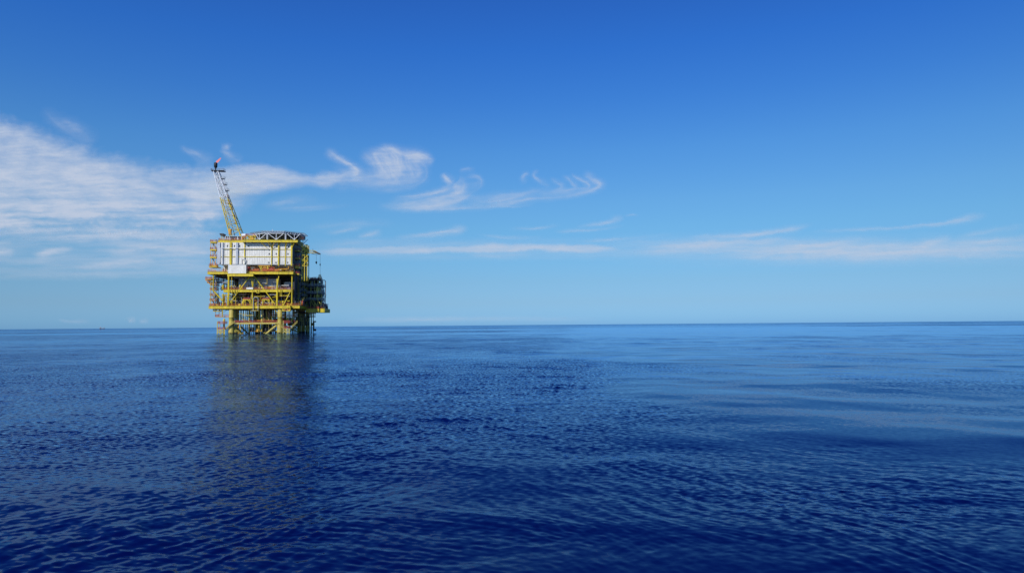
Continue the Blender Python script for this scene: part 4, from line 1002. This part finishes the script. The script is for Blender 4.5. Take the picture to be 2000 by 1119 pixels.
def feather(X, Y):
    up = interp(X, [(690,300),(715,293),(745,288),(790,292),(825,306),(850,315)]); e = 4 * fbm(X / 22, Y / 16, 4, 3)
    xr = interp(Y, [(285,800),(310,812),(330,824),(342,826),(356,790)])
    body = sst(0, 14, Y - up + e) * sst(0, 22, xr - X + e) * sst(362, 338, Y + e) * sst(690, 750, X - .55 * (Y - 300)) * np.clip(.24 + .75 * fbm((X * .86 - Y * .42 + 6 * fbm(X / 40, Y / 30, 2, 47)) / 11, Y / 75, 4, 44, .6), 0, .75)
    join = ribbon(X, Y, [(682,346,7,.3),(710,348,9,.22),(750,346,9,.2)], 21)
    R_ = lambda p, s, f=.55: ribbon(X, Y, p, s, f)
    return over(body, join, R_([(696,297,5,.2),(716,304,7,.36),(735,317,7,.36),(747,330,8,.42),(751,338,9,.42),(735,345,11,.34),(700,353,11,.22),(665,358,9,.12)], 3),
        R_([(714,289,3,.25),(732,296,5,.5),(748,306,8,.58),(760,318,9,.56),(769,330,11,.58),(776,338,11,.52),(762,346,13,.36),(730,352,13,.22)], 5),
        R_([(730,293,4,.3),(748,291,5,.55),(766,293,6,.62),(784,299,6,.5),(800,303,5,.45),(822,307,5,.5),(848,315,3,.35)], 7),
        R_([(770,296,7,.25),(790,306,10,.36),(803,318,13,.42),(812,328,12,.36),(818,337,11,.34),(812,344,11,.3),(796,350,11,.22),(760,356,10,.16),(700,359,8,.12)], 8),
        R_([(784,305,6,.5),(805,306,8,.72),(825,309,7,.7),(846,314.5,3,.5),(852,316,2,.2)], 2, .4),
        R_([(752,300,8,.3),(775,316,9,.4),(786,332,10,.4),(790,342,10,.34)], 13), R_([(690,362,5,.1),(740,359,6,.2),(800,354,6,.2),(840,347,4,.08)], 15),
        R_([(720,374,3,.06),(770,373,3.4,.16),(820,363,3,.1)], 16))
cloud(680, 880, 270, 385, feather, 'feathery comma shaped cirrus tuft with swept plumes, highest in the sky centre', step=1.1)
def swept(X, Y):
    R_ = lambda p, s, f=.5: ribbon(X, Y, p, s, f)
    return over(R_([(863,336,2,.3),(868,344,3.5,.5),(877,355,6,.5),(885,364,7,.4)], 3), R_([(912,345,4,.4),(906,354,6.5,.66),(905,364,8,.66),(900,373,9,.6),(884,382,9,.5),(855,390,9,.46),(820,396,8,.46),(775,402,6,.42),(730,403,4,.2)], 4, .4),
        R_([(905,346,3,.2),(925,346,4,.24),(938,351,4.5,.2),(934,360,6,.14),(914,369,6,.2)], 6), R_([(888,358,9,.4),(893,366,10,.45),(885,374,7,.35)], 7),
        R_([(892,365,5,.35),(868,371,3.6,.4),(838,378,3.4,.4),(800,384,3,.28),(755,388,3,.1)], 8), R_([(930,370,3,.2),(922,379,3.5,.32),(905,388,5,.32),(870,396,7,.36),(820,403,6,.4),(765,406,4,.25)], 9),
        R_([(750,405,3,.2),(830,407,3.5,.42),(900,405.5,4,.34),(960,402,4,.24),(1010,396,3,.1)], 10), R_([(893,334,3,.12),(915,330,4,.16),(932,332,3,.08)], 11))
cloud(715, 985, 318, 425, swept, 'swept cirrus plume with a long flat tail trailing left below the feathery tuft', step=1.1)
def filaments(X, Y):
    R_ = lambda p, s, f=.5: ribbon(X, Y, p, s, f)
    return over(R_([(900,394,6,.2),(950,391,7,.36),(1005,384,6,.36),(1045,375,4,.3),(1080,367,3,.15)], 2), R_([(930,402,4,.15),(985,398,5,.32),(1040,389,4,.25),(1100,383,4,.12),(1150,378,3,.06)], 3),
        R_([(1037,338,2.5,.22),(1026,341,3.5,.3),(1022,350,4,.22),(1027,362,5,.1)], 4), R_([(1056,334,2.5,.3),(1049,335,3,.3),(1043,343,3,.28),(1052,353,4,.2),(1068,362,5,.16),(1062,370,5,.14)], 5),
        R_([(1073,345,2.5,.12),(1085,355,3.5,.22),(1096,364,5,.25),(1088,371,4,.2),(1050,379,3,.14)], 6), R_([(1092,341,2.5,.22),(1108,349,3.5,.32),(1122,361,4,.3),(1120,368,4,.24),(1090,374,3,.2),(1040,382,3,.1)], 7),
        R_([(1114,334,1.8,.28),(1120,343,2.5,.36),(1136,352,3.5,.34),(1149,362,4,.3),(1142,368,3,.24),(1105,374,3,.2),(1060,381,3,.1)], 8),
        R_([(1133,341,3.5,.3),(1146,342,5,.5),(1157,350,5,.45),(1169,360,6,.42),(1163,368,5,.36),(1135,377,4,.25),(1090,385,3.4,.15),(1040,391,3,.08)], 9), R_([(950,405,2,.05),(1000,404,2,.14),(1050,400,2,.06)], 10))
cloud(885, 1200, 322, 420, filaments, 'fine curling cirrus filaments right of centre, trailing to the swept plume', step=1.1)
def streaks(X, Y):
    R_ = lambda p, s, f=.4: ribbon(X, Y, p, s, f)
    return over(R_([(1120,444,2,.1),(1155,439,2.4,.34),(1185,434,3,.42),(1208,427,4,.42),(1224,424,3,.2)], 2), R_([(1075,453,2,.1),(1130,451,2.4,.32),(1175,447,2,.2),(1225,440,2,.06)], 3), R_([(985,448,2,.06),(1045,446,2.4,.18),(1105,440,2,.06)], 4),
        R_([(925,458,2,.1),(975,463,2.2,.22),(1020,464,2.4,.18),(1070,462,2,.06)], 5), R_([(1120,473,2,.08),(1175,470,2.6,.26),(1230,465,2,.12),(1330,456,3,.05)], 6),
        R_([(760,464,3,.1),(810,462,3.5,.34),(850,458,4,.46),(885,452,5,.6),(905,447,4.5,.66),(920,444,3,.4)], 7), R_([(630,456,3,.06),(665,452,3,.28),(690,448,2.6,.24),(712,444,2,.08)], 8),
        R_([(690,464,3,.1),(715,460,4,.26),(738,455,4,.34),(752,450,3,.15)], 9), R_([(580,448,5,.06),(660,440,6,.14),(730,436,5,.1),(790,438,4,.05)], 10), R_([(1218,422,1.6,.12),(1235,419,1.6,.16),(1250,420,1.6,.08)], 11))
cloud(560, 1345, 408, 484, streaks, 'short slanting cirrus streaks scattered just above the long low band')
def band(X, Y):
    e = 2.2 * fbm(X / 70, Y / 20, 3, 4)
    up = interp(X, [(590,488),(640,483),(700,482),(760,479),(840,478),(900,479),(960,472),(985,474),(1040,475),(1100,474),(1160,476),(1200,481),(1230,487)])
    lo = interp(X, [(590,492),(640,502),(700,501),(760,499),(840,498),(900,495),(960,496),(1000,495),(1050,492),(1090,495),(1130,497),(1160,494),(1200,492),(1230,489)])
    a = sst(0, 7, Y - up + e) * sst(0, 8, lo - Y + e) * sst(585, 680, X)
    f = .45 + .15 * sst(800, 950, X) + .3 * fbm(X / 120, Y / 9, 4, 6)
    und = ribbon(X, Y, [(900,494,3,.1),(955,500,4,.24),(1000,499,4,.2),(1050,494,3,.08)], 3) + ribbon(X, Y, [(600,478,4,.05),(680,474,5,.13),(760,470,4,.08),(860,470,4,.03)], 7)
    veil = sst(560, 700, X) * np.exp(-((Y - 488 - 6 * fbm(X / 160, Y / 50, 3, 15)) / 17) ** 2) * np.clip(.20 + .18 * fbm(X / 170, Y / 10, 4, 19), 0, .5) * sst(1255, 1150, X)
    return over(a * np.clip(f, .05, .8), und, veil)
cloud(580, 1250, 455, 518, band, 'long thin level cloud band low over the sea behind the crane boom')
def right_band(X, Y):
    veil = sst(1150, 1300, X) * np.exp(-((Y - 487 - 7 * fbm(X / 200, Y / 50, 3, 12)) / 19) ** 2) * np.clip(.27 + .22 * fbm(X / 190, Y / 9, 4, 29), 0, .6)
    R_ = lambda p, s, f=.45: ribbon(X, Y, p, s, f)
    return over(veil, R_([(1240,486,4,.2),(1300,483,6,.38),(1370,478,8,.42),(1440,474,8,.36),(1530,471,5,.3),(1600,464,3,.1)], 2), R_([(1330,463,1.8,.15),(1400,462,2.4,.3),(1460,458,3.4,.36),(1530,450,4,.4),(1570,442,3.4,.42),(1595,435,2,.2)], 3),
        R_([(1380,499,4,.15),(1470,497,7,.34),(1560,496,10,.42),(1650,493,11,.42),(1740,489,10,.4),(1810,481,6,.4),(1868,463,3,.15)], 4), R_([(1600,505,6,.15),(1700,500,9,.28),(1800,494,10,.3),(1900,489,10,.34),(1980,484,9,.3),(2040,480,8,.3)], 5),
        R_([(1560,455,2,.05),(1660,449,2.4,.22),(1760,445,2.4,.24),(1850,435,3,.32),(1900,425,5,.48),(1928,419,4,.36),(1942,416,2,.1)], 6), R_([(1790,482,5,.25),(1830,472,5,.36),(1862,463,3,.25)], 7),
        R_([(1840,478,4,.1),(1900,474,5,.24),(1960,468,4,.24),(2040,462,4,.2)], 8), R_([(1450,485,4,.1),(1560,481,5,.25),(1650,474,4,.2),(1720,464,3,.08)], 9), R_([(1860,464,3,.1),(1930,452,4,.14),(2020,440,4,.1)], 10))
cloud(1160, 2030, 400, 535, right_band, 'long pale cirrus band low on the right with slender upswept ends', gain=1.25)
def left_low(X, Y):
    veil = sst(446, 478, Y) * sst(552, 520, Y) * np.clip(.18 + .26 * fbm(X / 150, Y / 12, 4, 51), 0, .45)
    R_ = lambda p, s, f=.5: ribbon(X, Y, p, s, f)
    return over(veil, R_([(-40,452,5,.3),(30,455,6,.4),(90,452,5,.4),(160,448,5,.3),(230,452,4,.1)], 2), R_([(30,468,3,.2),(100,466,4,.4),(180,463,7,.5),(260,461,9,.52),(340,460,10,.5),(410,462,9,.42),(450,466,7,.2)], 3),
        R_([(-40,480,3,.25),(0,475,3,.3),(30,472,3,.15)], 4), R_([(-40,495,5,.42),(10,494,5,.42),(35,492,3,.2)], 5), R_([(58,503,4,.2),(80,497,7,.42),(105,491,6,.48),(135,487,4,.35),(152,485,2,.1)], 6),
        R_([(190,478,6,.1),(260,482,10,.3),(340,486,11,.36),(400,490,9,.36),(440,494,7,.2)], 7), R_([(120,524,3,.12),(180,519,5,.36),(240,514,6,.44),(295,508,5,.44),(316,504,3,.2)], 8),
        R_([(-40,542,4,.08),(80,538,5,.16),(200,538,5,.2),(300,532,5,.16),(400,522,6,.14)], 9), R_([(300,505,8,.1),(360,512,10,.18),(420,510,9,.16)], 10), R_([(200,497,5,.1),(240,492,7,.25),(290,489,6,.2)], 12))
cloud(-30, 470, 436, 560, left_low, 'low wispy cloud patches under the big bank, left of the platform', gain=1.2)
def puffs(X, Y):
    p = ribbon(X, Y, [(110,625,1.6,.2),(140,629,2,.3),(160,630,3,.4),(182,631,2.2,.3)], 2) + ribbon(X, Y, [(250,629,3,.4),(256,626,4,.5),(266,628,3,.3)], 3) + ribbon(X, Y, [(270,631,2,.3),(280,628,3.4,.45),(290,630,2,.3)], 4)
    return over(p, ribbon(X, Y, [(640,627,4,.1),(740,625,5,.2),(860,624,5,.2),(1060,623,5,.2),(1200,622,4,.1)], 5))
cloud(90, 1230, 610, 636, puffs, 'faint low cloud puffs sitting just above the far horizon', alt=1500.0, step=1.5)
